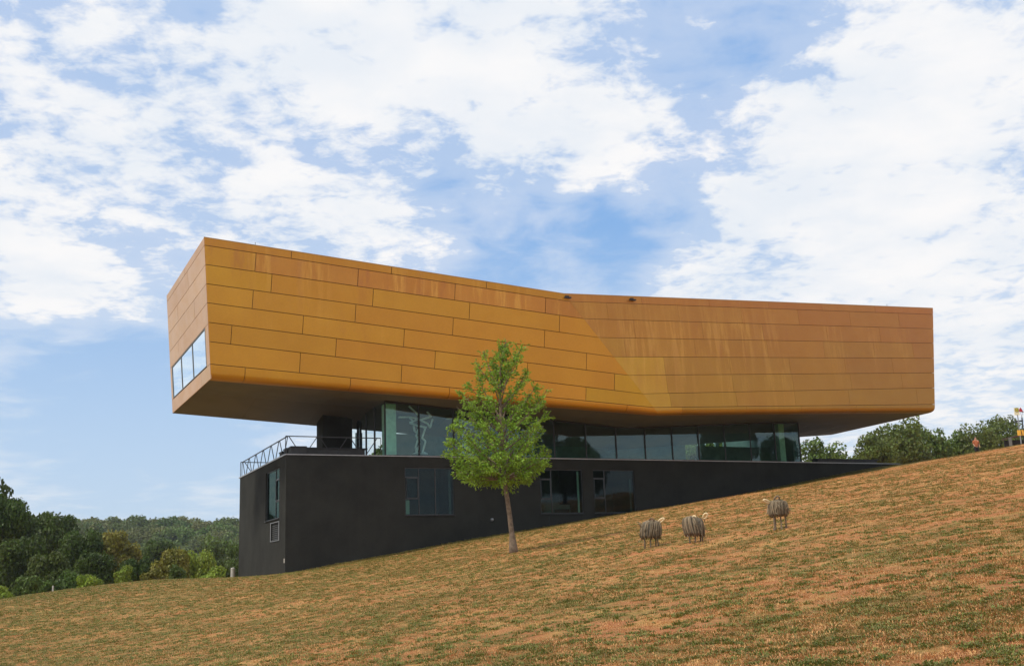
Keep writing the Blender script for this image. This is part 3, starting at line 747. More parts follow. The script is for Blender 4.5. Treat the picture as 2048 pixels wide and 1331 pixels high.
mb = MB(); mb.box8([p2 + Z * ZT, p1 + Z * ZT, p1 + Z * ZT - U * .15, p2 + Z * ZT - U * .15, p2 + Z * (ZT + 2.45), p1 + Z * (ZT + 2.95), p1 + Z * (ZT + 2.95) - U * .15, p2 + Z * (ZT + 2.45) - U * .15]); mb.build('parapet_wall', ROOMMID, hall)
mesh('pane', [p0 + Z * (ZT + .05), p1 + Z * (ZT + .05), p1 + Z * (soffit_z(p1) - .12), p0 + Z * (soffit_z(p0) - .12)], [(0, 1, 2, 3)], GLASS, hall)
# back wall of the hall: solid with openings, in the plane DB behind the front
def bk(s, z, d=0): return gs(s, 0, z) + LD * (DB + d)
def bs(x, y=885):
    best = 0
    for s in np.arange(GS[0] - 12, GS[-1] + 10, .05):
        if proj(bk(s, ZT + 1))[0] > x: return s
    return best
ops = [(bs(700), bs(712)), (bs(724), bs(769)), (bs(1372), bs(1399)), (bs(1412), bs(1434)), (bs(1440), bs(1450)), (bs(1454), bs(1466))]
s0 = bs(698); cur = s0; segs = []
for a, b in ops: segs.append((cur, a)); cur = b
segs.append((cur, bs(1600)))
for a, b in segs:
    if b - a < .03: continue
    n = max(1, int((b - a) / 4)); m_ = MB()
    for i in range(n):
        sa, sb = a + (b - a) * i / n, a + (b - a) * (i + 1) / n
        za, zb_ = soffit_z(bk(sa, 0)) + .1, soffit_z(bk(sb, 0)) + .1
        m_.box8([bk(sa, ZT - .02), bk(sb, ZT - .02), bk(sb, ZT - .02, .2), bk(sa, ZT - .02, .2), bk(sa, za), bk(sb, zb_), bk(sb, zb_, .2), bk(sa, za, .2)])
    m_.build('back_wall', ROOMMID, hall)
# fittings of the hall: blinds at both ends, exhibits, counters
def slab(name, s0, s1, d0, d1, z0, z1, m, parent=hall):
    mb = MB(); mb.box8([gs(s0, d0, z0), gs(s1, d0, z0), gs(s1, d1, z0), gs(s0, d1, z0), gs(s0, d0, z1), gs(s1, d0, z1), gs(s1, d1, z1), gs(s0, d1, z1)])
    return mb.build(name, m, parent)
slab('pillar', GS[0] + .18, GS[0] + .85, .35, 1.0, ZT, hz(0) - .02, CURTAIN)
slab('pillar', GS[13] + .85, GS[13] + 1.35, .5, .95, ZT, hz(13) + .05, CURTAIN)
slab('hall_floor', GS[0] - .4, GS[-1], .1, DB, ZT - .01, ZT + .02, ROOMDARK)
slab('counter', GS[5] + .5, GS[6] - .3, 3.2, 3.9, ZT, ZT + 1.2, ROOMMID)
slab('partition', GS[11] - .1, GS[14] - .2, 3.0, 3.2, ZT, ZT + 1.45, ROOMMID)
slab('partition', GS[5] + .4, GS[8] + .3, 5.2, 5.4, ZT, ZT + 1.5, ROOMMID)

# columns under the cantilever
def column(name, x0, x1, Y, depth, mt):
    a = atY(x0, 880, Y); b_ = a + U * ((x1 - x0) / FPX * Y / math.cos(AZ) * 1.0); mb = MB()
    q = [a, b_, b_ + LD * depth, a + LD * depth]
    zt = [soffit_z(p) + .05 for p in q]
    mb.box8([p * [1, 1, 0] + Z * (ZT - .05) for p in q] + [p * [1, 1, 0] + Z * z for p, z in zip(q, zt)])
    return mb.build(name, mt, BUILD)
column('stair_core', 645.5, 700.5, 69.2, 1.6, PLASTER)
column('column', 716, 723, 70.5, .3, DARKMET)

# terrace bench, long low upstand
def tb(s, d, z): return B(s, -d, ZT + z)
def low_box(name, label, cat, s0, s1, d0, d1, h, m, group=None):
    loc = tb((s0 + s1) / 2, (d0 + d1) / 2, 0); e = empty(name, loc); tag(e, label, cat, group)
    mb = MB(); mb.box8([tb(s0, d0, .08), tb(s1, d0, .08), tb(s1, d1, .08), tb(s0, d1, .08), tb(s0, d0, h), tb(s1, d0, h), tb(s1, d1, h), tb(s0, d1, h)]); mb.build('body', m, e)
    mb = MB(); mb.box8([tb(s0 - .15, d0 - .08, h + .003), tb(s1 + .15, d0 - .08, h + .003), tb(s1 + .15, d1 + .08, h + .003), tb(s0 - .15, d1 + .08, h + .003), tb(s0 - .15, d0 - .08, h + .06), tb(s1 + .15, d0 - .08, h + .06), tb(s1 + .15, d1 + .08, h + .06), tb(s0 - .15, d1 + .08, h + .06)]); mb.build('cover_plate', DARKMET, e)
    for s in np.arange(s0 + .2, s1, max(1.0, (s1 - s0 - .4) / 4)):
        mb = MB(); mb.bar(tb(s, (d0 + d1) / 2, -.02), tb(s, (d0 + d1) / 2, .09), .12); mb.build('foot', BLACKPAINT, e)
    return e
UPS = simple('terrace_bench_grey', (0.05, 0.05, 0.048), .8)
b1 = low_box('terrace_bench', 'long low dark bench on the terrace under the cantilever', 'bench', s_of(fr(583, 905)) + .4, s_of(fr(734, 905)) + .3, 1.2, 1.9, .50, UPS)
b2 = low_box('terrace_bench', 'low dark bench on the terrace right of the glazed hall', 'bench', s_of(fr(1640, 920)) + .9, s_of(fr(1778, 925)), 1.2, 1.8, .38, UPS)
# box planters behind the side railing (dark steps in the photo)
for i, (s, h, lb) in enumerate([(1.1, .48, 'dark cube seat nearest the terrace corner behind the side railing'), (2.3, .52, 'middle dark cube seat behind the side railing'), (3.5, .46, 'farthest dark cube seat behind the side railing')]):
    e = empty('cube_seat', Lp(s, -.9, ZT)); tag(e, lb, 'seat', 'cube seats on the terrace')
    mb = MB(); q = [Lp(s - .42, -.45, ZT), Lp(s + .42, -.45, ZT), Lp(s + .42, -1.3, ZT), Lp(s - .42, -1.3, ZT)]
    mb.box8(q + [p + Z * h for p in q]); mb.build('body', UPS, e)
    mb = MB(); q = [Lp(s - .46, -.41, ZT + h + .003), Lp(s + .46, -.41, ZT + h + .003), Lp(s + .46, -1.34, ZT + h + .003), Lp(s - .46, -1.34, ZT + h + .003)]
    mb.box8(q + [p + Z * .07 for p in q]); mb.build('cushion', BLACKPAINT, e)

# ------------------------------------------------------------------ railings with V-shaped struts
RH = 1.05
def railing(label, fn, s0, s1, period, first, post_at, zoff=0):
    e = empty('terrace_railing', fn(s0, ZT)); tag(e, label, 'railing', 'steel railings round the terrace')
    mb = MB(); mb.bar(fn(s0, ZT + RH), fn(s1, ZT + RH), .06, .05); mb.build('top_rail', BLACKPAINT, e)
    for s in post_at: mb = MB(); mb.bar(fn(s, ZT), fn(s, ZT + RH - .025), .03); mb.build('post', BLACKPAINT, e)
    s = s0 + first
    while s < s1 - .2:
        for a, b in ((s, s + period * .38), (s + period * .90, s + period * .52)):
            if b < s1 and a < s1: mb = MB(); mb.bar(fn(a, ZT + RH - .02), fn(b, ZT + .03), .04); mb.build('strut', BLACKPAINT, e)
        s += period
    return e
railing('black side railing with six V struts on the left terrace edge', lambda s, z: Lp(s, -.12, z), 0.1, LEN_L, LEN_L / 6.1, .05, [LEN_L - .02])
sF = s_of(fr(767, 900)) - .12
railing('black front railing between the terrace corner and the glazed hall', lambda s, z: B(s, -.12, z), 0.0, sF, 1.82, .2, [0.0, sF])
railing('black railing on the far terrace edge behind the left corner', lambda s, z: B(s, 0, z) + LD * (LEN_L - .15), 0.0, 9.0, 1.82, .3, [0.0])
sr0 = GS[-1] + .3
railing('black railing on the far terrace edge right of the glazed hall', lambda s, z: B(s, 0, z) + LD * 11.0, sr0 - 3.5, s_of(fr(1728, 925)) - 3.0, 1.9, .3, [])

# ------------------------------------------------------------------ zigzag tube sculptures in the hall
def sculpture(label, fx, lines, feet, rad=.062, depth=.5, sc=1.0, origin=(853, 908)):
    base = onpl(*origin, B(0, REC - depth, 0), NF); e = empty('stick_figure_sculpture', (base[0], base[1], ZT + .03)); tag(e, label, 'sculpture', 'zigzag figures behind the glass')
    for nm, ln in lines:
        pts = []
        for i, (x, y) in enumerate(ln):
            p = onpl(origin[0] + (x - origin[0]) * sc * fx, origin[1] + (y - origin[1]) * sc, B(0, REC - depth, 0), NF) + NF * (.12 * math.sin(i * 2.1 + len(nm)))
            pts.append(p)
        mb = MB()
        for a, b in zip(pts[:-1], pts[1:]): mb.tube([a, b], rad, 6)
        mb.build(nm, WHITEST, e)
    for x, y in feet:
        p = onpl(origin[0] + (x - origin[0]) * sc * fx, y, B(0, REC - depth, 0), NF); mb = MB(); mb.tube([p - Z * .04, p + Z * .02, p + Z * .12], [.26, .24, .05], 10); mb.build('foot', WHITEST, e)
    return e
FIG = [('arm', [(797, 834), (821, 833), (836, 838)]), ('arm', [(838, 840), (864, 832), (853, 824)]), ('arm', [(842, 841), (857, 846), (859, 855), (865, 838)]),
       ('spear', [(819, 811), (836, 830)]), ('torso', [(821, 834), (825, 842), (819, 845), (836, 850), (852, 855)]), ('torso', [(836, 838), (819, 845)]),
       ('leg', [(827, 851), (830, 860), (837, 869), (831, 893), (834, 902)]), ('leg', [(836, 858), (834, 870), (838, 888), (833, 903)]),
       ('leg', [(841, 851), (852, 855), (843, 876), (851, 882), (846, 905)])]
sculpture('white zigzag stick figure behind the first two glass panes', 1, FIG, [(833, 907), (848, 907)], origin=(840, 907.5))
FIG2 = [(n, [(x + 92, y + 3) for x, y in l]) for n, l in FIG]
sculpture('pale zigzag stick figure behind the left edge of the young tree', .92, FIG2, [(925, 909), (940, 909)], origin=(932, 909), rad=.05)
FIG3 = [('leg', [(1056, 866), (1068, 881), (1064, 905)]), ('leg', [(1076, 850), (1066, 874), (1060, 900)]), ('arm', [(1086, 852), (1078, 860), (1074, 840)]), ('torso', [(1060, 850), (1076, 856), (1062, 868)]), ('arm', [(1040, 848), (1058, 842), (1070, 850)])]
sculpture('pale zigzag stick figure behind the right edge of the young tree', 1, FIG3, [(1062, 911)], origin=(1064, 911), rad=.05)
# round yellow exhibit sign on a stand
p = onpl(1099.5, 902, B(0, REC - .8, 0), NF); e = empty('display_stand', (p[0], p[1], ZT + .02)); tag(e, 'small stand with yellow disc behind the glass right of the young tree', 'display stand')
mb = MB(); mb.tube([(p[0], p[1], ZT + .02), (p[0], p[1], p[2])], .02, 6); mb.build('pole', GALV, e)
mb = MB(); mb.tube([p - NF * .01, p + NF * .03], .16, 14); mb.build('disc', simple('yellow_disc', (.62, .50, .12), .6), e)

# ------------------------------------------------------------------ foliage
def leaf_cloud(n, blobs, size, seed, aspect=1.4, shell=.75, droop=0.0):
    """n leaf-clump quads spread through a set of ellipsoid blobs (centre, radii, weight)"""
    r = np.random.default_rng(seed)
    wts = np.array([b[2] for b in blobs], float); wts /= wts.sum(); idx = r.choice(len(blobs), n, p=wts)
    cen = np.array([b[0] for b in blobs])[idx]; rad = np.array([b[1] for b in blobs])[idx]
    d = r.normal(size=(n, 3)); d /= np.linalg.norm(d, axis=1)[:, None]
    rr = r.random(n) ** (1 / 3); rr = shell * (1 - (1 - rr) * .45) + (1 - shell) * rr
    rr *= 1 + .16 * np.sin(d[:, 0] * 7 + cen[:, 0]) * np.sin(d[:, 2] * 8 + cen[:, 1] * 3)
    P = cen + d * rad * rr[:, None]
    nr = d + r.normal(size=(n, 3)) * .7; nr /= np.linalg.norm(nr, axis=1)[:, None]
    t = np.cross(nr, r.normal(size=(n, 3))); t /= np.linalg.norm(t, axis=1)[:, None]; t[:, 2] -= droop; t /= np.linalg.norm(t, axis=1)[:, None]
    b = np.cross(nr, t); s = size * (.6 + .8 * r.random(n))[:, None]
    a = P - t * s * aspect / 2; c = P + t * s * aspect / 2
    V = np.stack([a, P - b * s * .5 + nr * s * .12, c, P + b * s * .5 - nr * s * .10], 1).reshape(-1, 3)
    F = np.arange(n * 4).reshape(-1, 4)
    return V, F
def crown_blobs(seed, n=16, w=1.0, h=1.0):
    r = random.Random(seed); bl = [((0, 0, 0), (.60 * w, .60 * w, .62 * h), 2.2)]
    for i in range(n):
        a = r.uniform(0, 6.283); zz = r.uniform(-.62, .80); q = math.sqrt(max(.05, 1 - zz * zz)) * r.uniform(.55, .78)
        s = r.uniform(.22, .40); bl.append(((math.cos(a) * q * w, math.sin(a) * q * w, zz * h * .78), (s, s, s * .85), s * 2.0))
    return bl
crowns = {}
def crown_mesh(kind, var, n, size, m):
    k = (kind, var, n)
    if k not in crowns:
        V, F = leaf_cloud(n, crown_blobs(hash_(kind) + var * 13, 26 if n > 3000 else 12), size, 31 + var)
        crowns[k] = npmesh('crown', V, F, m, 4)
    return crowns[k]
def hash_(s): return sum(ord(c) * (i + 3) for i, c in enumerate(s)) % 997
def trunk_mesh(seed):
    r = random.Random(seed); mb = MB()
    mb.tube([(0, 0, -.2), (.02, .01, .6), (-.02, .03, 1.2)], [.075, .055, .035], 7)
    for i in range(5):
        a = r.uniform(0, 6.28); z0 = r.uniform(.45, .95); mb.tube([(0, 0, z0), (math.cos(a) * .25, math.sin(a) * .25, z0 + .3), (math.cos(a) * .5, math.sin(a) * .5, z0 + .55)], [.03, .02, .008], 5)
    me = bpy.data.meshes.new('trunk'); me.from_pydata([tuple(v) for v in mb.v], [], mb.f); me.materials.append(DARKBARK); me.update(); return me
TR = [trunk_mesh(3), trunk_mesh(5)]
def tree(px, top, wpx, Y, kind, m, label, group, n=9000, name='tree', hfac=1.0, sink=0, cat='tree'):
    """tree whose crown top projects at (px, top) and is wpx wide, standing on the ground at depth Y"""
    p = atY(px, top, Y); g = gz(p[0], p[1]) - sink; H = max(1.0, p[2] - g); Rw = wpx / FPX * Y / 2
    e = empty(name, (p[0], p[1], g)); tag(e, label, cat, group)
    ch = min(H * .92, Rw * 2.3 * hfac); cz = H - ch / 2 * .93
    var = rnd.randint(0, 2)
    o = link('crown', crown_mesh(kind, var, n, .062 if n > 5000 else (.070 if n > 3000 else .10), m), e, (p[0], p[1], g + cz)); o.scale = (Rw, Rw, ch / 2 / .92); o.rotation_euler = (0, 0, rnd.uniform(0, 6.28))
    t = link('trunk', TR[rnd.randint(0, 1)], e, (p[0], p[1], g)); th = max(.3, (cz + ch * .15) / 1.5); t.scale = (min(Rw, th) * .9, min(Rw, th) * .9, th)
    return e
G1 = 'trees and bushes along the left edge of the slope'
for a in [(-50, 960, 170, 96, 'd', LEAF_DARK, 'dark tree cut by the left edge of the picture'),
          (12, 985, 100, 92, 'd', LEAF_DARK, 'tallest dark tree at the far left'),
          (75, 1012, 110, 98, 'd', LEAF_DARK, 'second dark tree from the left edge'),
          (122, 1021, 80, 112, 'd', LEAF_DARK, 'dark round tree standing out against the sky left of the far wood'),
          (40, 1068, 120, 84, 'd', LEAF_DARK, 'dark spreading tree low in front of the tallest left trees'),
          (160, 1058, 110, 96, 'm2', LEAF_DARK, 'dark tree just left of the olive yellow tree'),
          (112, 1092, 110, 80, 'd', LEAF_DARK, 'dark bushy tree above the light green bush'),
          (236, 1062, 100, 98, 'o', LEAF_OLIVE, 'olive yellow tree between the dark trees and the green bushes'),
          (188, 1100, 90, 84, 'm', LEAF_DARK, 'dark green bush below the olive yellow tree'),
          (275, 1112, 70, 92, 'm', LEAF_MID, 'mid green tree right of the olive yellow tree'),
          (345, 1098, 90, 96, 'o', LEAF_OLIVE, 'golden green tree left of the bright green one'),
          (392, 1100, 90, 102, 'l', LEAF_LIME, 'bright yellow green tree in the middle of the gap'),
          (440, 1118, 80, 104, 'm', LEAF_MID, 'mid green bushy tree nearest the podium'),
          (480, 1085, 70, 116, 'm', LEAF_MID, 'mid green tree half hidden by the podium'),
          (310, 1075, 90, 150, 'm', LEAF_MID, 'distant green tree above the golden green one'),
          (425, 1072, 110, 170, 'm', LEAF_MID, 'distant green tree left of the podium edge')]:
    tree(*a, G1, hfac=1.15)
G2 = 'low bushes along the crest of the slope'
for a in [(8, 1172, 55, 62, 'l', LEAF_LIME, 'yellow green bush in the lower left corner of the wood'),
          (58, 1148, 60, 70, 'm', LEAF_MID, 'leafy green bush second from the left'),
          (178, 1148, 56, 74, 'l', LEAF_LIME, 'light green bush on the crest below the dark trees'),
          (248, 1130, 44, 80, 'l', LEAF_LIME, 'small yellow green bush below the olive yellow tree'),
          (305, 1132, 60, 84, 'o', LEAF_OLIVE, 'small ochre bush below the golden green tree'),
          (355, 1130, 60, 86, 'm', LEAF_MID, 'low green bush left of the bright green tree'),
          (425, 1132, 70, 90, 'l', LEAF_LIME, 'low light green bush left of the concrete post'),
          (100, 1155, 60, 76, 'm', LEAF_MID, 'low green bush behind the little marker post'),
          (140, 1140, 60, 78, 'm', LEAF_DARK, 'low dark bush left of the light green one')]:
    tree(*a, G2, n=2600, name='bush', sink=.6, cat='bush')
G3 = 'trees behind the crest right of the museum'
for a in [(1640, 878, 110, 128, 'r', LEAF_RIGHT, 'small round tree framed between the podium and the gold overhang', 1.0),
          (1790, 838, 130, 118, 'r', LEAF_RIGHT, 'large green tree below the right end of the gold body', 1.0),
          (1748, 868, 90, 112, 'r', LEAF_RIGHT, 'left shoulder tree of the clump below the gold overhang', 1.0),
          (1845, 846, 110, 124, 'r', LEAF_RIGHT, 'green tree right of the large one under the gold end', 1.0),
          (1900, 862, 90, 130, 'r', LEAF_RIGHT, 'green tree left of the person on the crest', 1.0),
          (1950, 850, 90, 128, 'r', LEAF_RIGHT, 'open crowned tree behind the person on the crest', 1.0),
          (2000, 830, 100, 132, 'r', LEAF_RIGHT, 'tallest tree left of the bus stop signs', 1.0),
          (2060, 868, 70, 140, 'r', LEAF_RIGHT, 'tree at the right edge behind the bus stop signs', 1.0),
          (1700, 905, 60, 120, 'm', LEAF_RIGHT, 'low bush behind the railing right of the hall', 1.0)]:
    tree(*a[:7], G3, n=4800, hfac=a[7])
G4 = 'trees seen through the museum storey'
for a in [(760, 886, 90, 120, 'r', LEAF_DARK, 'dark tree seen through the side glazing of the hall'),
          (1390, 872, 90, 118, 'r', LEAF_MID, 'tree seen through the left opening behind the hall'),
          (1450, 868, 80, 122, 'r', LEAF_MID, 'tree seen through the right opening behind the hall')]:
    tree(*a, G4, n=2600)
G5 = 'park trees outside the picture on the right that mirror in the glass'
def plain_tree(x, y, H, R_, m, label):
    g = gz(x, y); e = empty('tree', (x, y, g)); tag(e, label, 'tree', G5)
    o = link('crown', crown_mesh('p', rnd.randint(0, 2), 6500, .085, m), e, (x, y, g + H - R_ * 1.1)); o.scale = (R_, R_, R_ * 1.15)
    t = link('trunk', TR[0], e, (x, y, g)); t.scale = (R_ * .8, R_ * .8, (H - R_ * .8) / 1.5)
plain_tree(82, 47, 9.0, 4.2, LEAF_DARK, 'larger park tree mirrored in the hall glass')
plain_tree(72, 58, 5.0, 2.2, LEAF_DARK, 'small park tree mirrored in the hall glass')
plain_tree(52, 39, 9.0, 4.0, LEAF_DARK, 'park tree mirrored in the right podium window')
plain_tree(70, 30, 8.0, 3.8, LEAF_MID, 'park tree mirrored in the middle podium window')

# instancing through geometry nodes (only for uncountable things)
def scatter(name, pts, rots, scales, src, kind='stuff', label=None):
    me = bpy.data.meshes.new(name); me.vertices.add(len(pts)); me.vertices.foreach_set('co', np.ascontiguousarray(pts, dtype=np.float32).ravel())
    a = me.attributes.new('rot', 'FLOAT_VECTOR', 'POINT'); a.data.foreach_set('vector', np.ascontiguousarray(rots, dtype=np.float32).ravel())
    a = me.attributes.new('scl', 'FLOAT_VECTOR', 'POINT'); a.data.foreach_set('vector', np.ascontiguousarray(scales, dtype=np.float32).ravel())
    o = link(name, me); o['kind'] = kind
    if label: o['label'] = label
    ng = bpy.data.node_groups.new(name + '_scatter', 'GeometryNodeTree')
    ng.interface.new_socket('Geometry', in_out='INPUT', socket_type='NodeSocketGeometry'); ng.interface.new_socket('Geometry', in_out='OUTPUT', socket_type='NodeSocketGeometry')
    N = ng.nodes; L = ng.links; gi = N.new('NodeGroupInput'); go = N.new('NodeGroupOutput')
    oi = N.new('GeometryNodeObjectInfo'); oi.inputs['Object'].default_value = src; oi.inputs['As Instance'].default_value = True
    mp = N.new('GeometryNodeMeshToPoints'); ip = N.new('GeometryNodeInstanceOnPoints')
    na = N.new('GeometryNodeInputNamedAttribute'); na.data_type = 'FLOAT_VECTOR'; na.inputs[0].default_value = 'rot'
    nb = N.new('GeometryNodeInputNamedAttribute'); nb.data_type = 'FLOAT_VECTOR'; nb.inputs[0].default_value = 'scl'
    er = N.new('FunctionNodeEulerToRotation')
    L.new(gi.outputs[0], mp.inputs[0]); L.new(mp.outputs[0], ip.inputs['Points']); L.new(oi.outputs['Geometry'], ip.inputs['Instance'])
    L.new(na.outputs[0], er.inputs[0]); L.new(er.outputs[0], ip.inputs['Rotation']); L.new(nb.outputs[0], ip.inputs['Scale']); L.new(ip.outputs[0], go.inputs[0])
    md = o.modifiers.new('scatter', 'NODES'); md.node_group = ng
    return o
# far wood on the opposite hill
V, F = leaf_cloud(2400, crown_blobs(77, 16), .11, 5)
src_far = bpy.data.objects.new('far_crown', npmesh('far_crown', V, F, LEAF_FAR, 4))
pts = []; r_ = random.Random(4)
for i in range(1500):
    Y = r_.uniform(175, 560); X = r_.uniform(-.62, .05) * Y
    pts.append((X, Y))
pts = np.array(pts); zz = ground_z(pts[:, 0], pts[:, 1]); sc = rng.uniform(3.6, 6.6, len(pts))
P3 = np.stack([pts[:, 0], pts[:, 1], zz + sc * .75], 1)
scatter('far_wood', P3, np.stack([np.zeros(len(pts)), np.zeros(len(pts)), rng.uniform(0, 6.28, len(pts))], 1), np.stack([sc, sc, sc * rng.uniform(.8, 1.15, len(pts))], 1), src_far, label='wooded hillside far behind on the left')

# ------------------------------------------------------------------ the young tree in front
def young_tree():
    base = atY(1028, 1104, 39.6); base[2] = gz(base[0], base[1]); Y = base[1]
    e = empty('young_cherry_tree', base); tag(e, 'young green tree with a slim pale trunk standing in front of the museum', 'tree')
    W2 = lambda x, y, dy=0.0: atY(x, y, Y + dy)
    ax = [base - Z * .1, W2(1022, 1050), W2(1016, 1005), W2(1010, 965), W2(1006, 930), W2(1003, 890), W2(1003, 850), W2(1000, 800), W2(1001, 750), W2(1008, 700), W2(1013, 682)]
    rr = [.105, .09, .082, .075, .068, .075, .06, .045, .03, .015, .006]
    pts, rd = [], []
    for i in range(len(ax) - 1):
        for k in range(3):
            t = k / 3; pts.append(lerp(ax[i], ax[i + 1], t) + rng.normal(0, .006, 3)); rd.append(rr[i] * (1 - t) + rr[i + 1] * t)
    pts.append(ax[-1]); rd.append(rr[-1]); rd[0] = .18; rd[1] = .145
    mb = MB(); mb.tube(pts, rd, 12); mb.build('trunk', BARK, e, True)
    def axp(y):
        for i in range(len(ax) - 1):
            ya, yb = proj(ax[i])[1], proj(ax[i + 1])[1]
            if yb <= y <= ya: return lerp(ax[i], ax[i + 1], (ya - y) / (ya - yb))
        return ax[-1]
    tips = [(1045, 690, .1), (1038, 712, -.3), (966, 700, .2), (950, 722, -.3), (985, 712, .4), (1056, 738, .4), (1020, 725, -.5), (1012, 676, .0), (1006, 690, .2), (1000, 708, -.2), (1016, 700, .1), (992, 730, .3), (1008, 740, .1), (955, 752, .5), (1048, 760, -.6), (985, 758, -.6),
            (1098, 774, .3), (1074, 768, -.5), (1086, 800, -.8), (934, 762, -.4), (918, 780, .4), (926, 798, -.8), (912, 812, .6), (1062, 790, .8), (1022, 780, .9), (970, 785, -.9), (990, 800, 1.1),
            (1096, 822, .6), (1080, 838, -1.0), (910, 838, -.9), (898, 852, .5), (940, 830, 1.2), (1050, 830, -1.3), (1010, 835, -1.4), (966, 845, -1.3), (1088, 850, .2), (925, 862, -1.2),
            (886, 868, .2), (892, 880, -.6), (1078, 872, 1.0), (1060, 880, -1.3), (1030, 868, 1.5), (985, 872, -1.5), (945, 880, 1.4), (1092, 892, -.3), (1098, 905, .3), (888, 905, .3), (905, 900, -.9),
            (1085, 918, -.9), (1096, 925, .4), (1062, 912, 1.4), (1040, 905, -1.6), (1000, 908, -1.6), (960, 905, 1.6), (930, 915, -1.3), (902, 930, .5), (915, 942, -.6), (1078, 940, .4), (1086, 930, -.4),
            (1052, 948, -1.1), (1024, 935, 1.4), (980, 938, -1.4), (950, 945, 1.0), (932, 958, .3), (905, 948, -.2), (942, 965, -.5), (968, 962, .7), (1000, 962, -.9), (1035, 965, .6), (1056, 960, -.2), (1015, 974, .1), (1070, 955, .6),
            (990, 965, .8), (925, 930, 1.0), (975, 870, 1.5), (1015, 885, 1.6), (1050, 860, 1.2), (960, 820, -.6), (1035, 808, -.7), (1000, 900, -1.2), (1030, 920, -1.4), (955, 925, -1.5), (1050, 925, .9), (975, 900, .6)]
    mb = MB(); LP, LD_ = [], []
    r = random.Random(12)
    for (x, y, dy) in tips:
        tip = W2(x, y, dy); y0 = min(958, y + 45 + r.uniform(0, 45) + abs(x - 1005) * .22); st = axp(y0)
        mid = lerp(st, tip, .5) + Z * (.10 - .18 * r.random()) + (tip - st) * [.1, .1, 0]
        n = 9; bp = [st * (1 - t) ** 2 + 2 * mid * t * (1 - t) + tip * t * t for t in np.linspace(0, 1, n)]
        mb.tube(bp, [max(.004, .026 * (1 - i / n) * min(1.3, np.linalg.norm(tip - st))) for i in range(n)], 5, False)
        nb = int(9 + 7.5 * np.linalg.norm(tip - st))
        for k in range(nb):      # twigs with leaves
            t = r.uniform(.28, 1.0) ** .8; p = bp[min(n - 1, int(t * (n - 1)))]
            d = nrm(tip - st) * .6 + np.array([r.gauss(0, .6), r.gauss(0, .6), r.gauss(.15, .45)]); L_ = r.uniform(.16, .44) * (1.25 - .5 * t)
            q = p + nrm(d) * L_; q2 = lerp(p, q, .55) + Z * .03
            if k % 2 == 0: mb.tube([p, q2, q], [.006, .004, .002], 4, False)
            m = r.randint(6, 11)
            for j in range(m):
                u = r.uniform(.15, 1.05); LP.append(lerp(p, q, u) + np.array([r.gauss(0, .035), r.gauss(0, .035), r.gauss(-.02, .035)])); LD_.append(nrm(d + np.array([r.gauss(0, .7), r.gauss(0, .7), -.55 + r.gauss(0, .5)])))
    mb.build('branches', BARK, e)['kind'] = 'stuff'
    P = np.array(LP); T = np.array(LD_); n = len(P)
    nr = rng.normal(size=(n, 3)) + np.array([0, 0, .5]); b = np.cross(T, nr); b /= np.linalg.norm(b, axis=1)[:, None]; nn = np.cross(b, T)
    s = rng.uniform(.080, .145, n)[:, None]
    V = np.stack([P, P + T * s * .45 + b * s * .24 + nn * s * .08, P + T * s - nn * s * .12, P + T * s * .45 - b * s * .24 + nn * s * .08], 1).reshape(-1, 3)
    i = np.arange(n)[:, None] * 4; F = np.concatenate([i + [0, 1, 2], i + [0, 2, 3]], 0)
    me = npmesh('leaves', V, F, LEAF_YOUNG, 3); o = link('leaves', me, e); o['kind'] = 'stuff'
    print('young tree leaves', n)
young_tree()

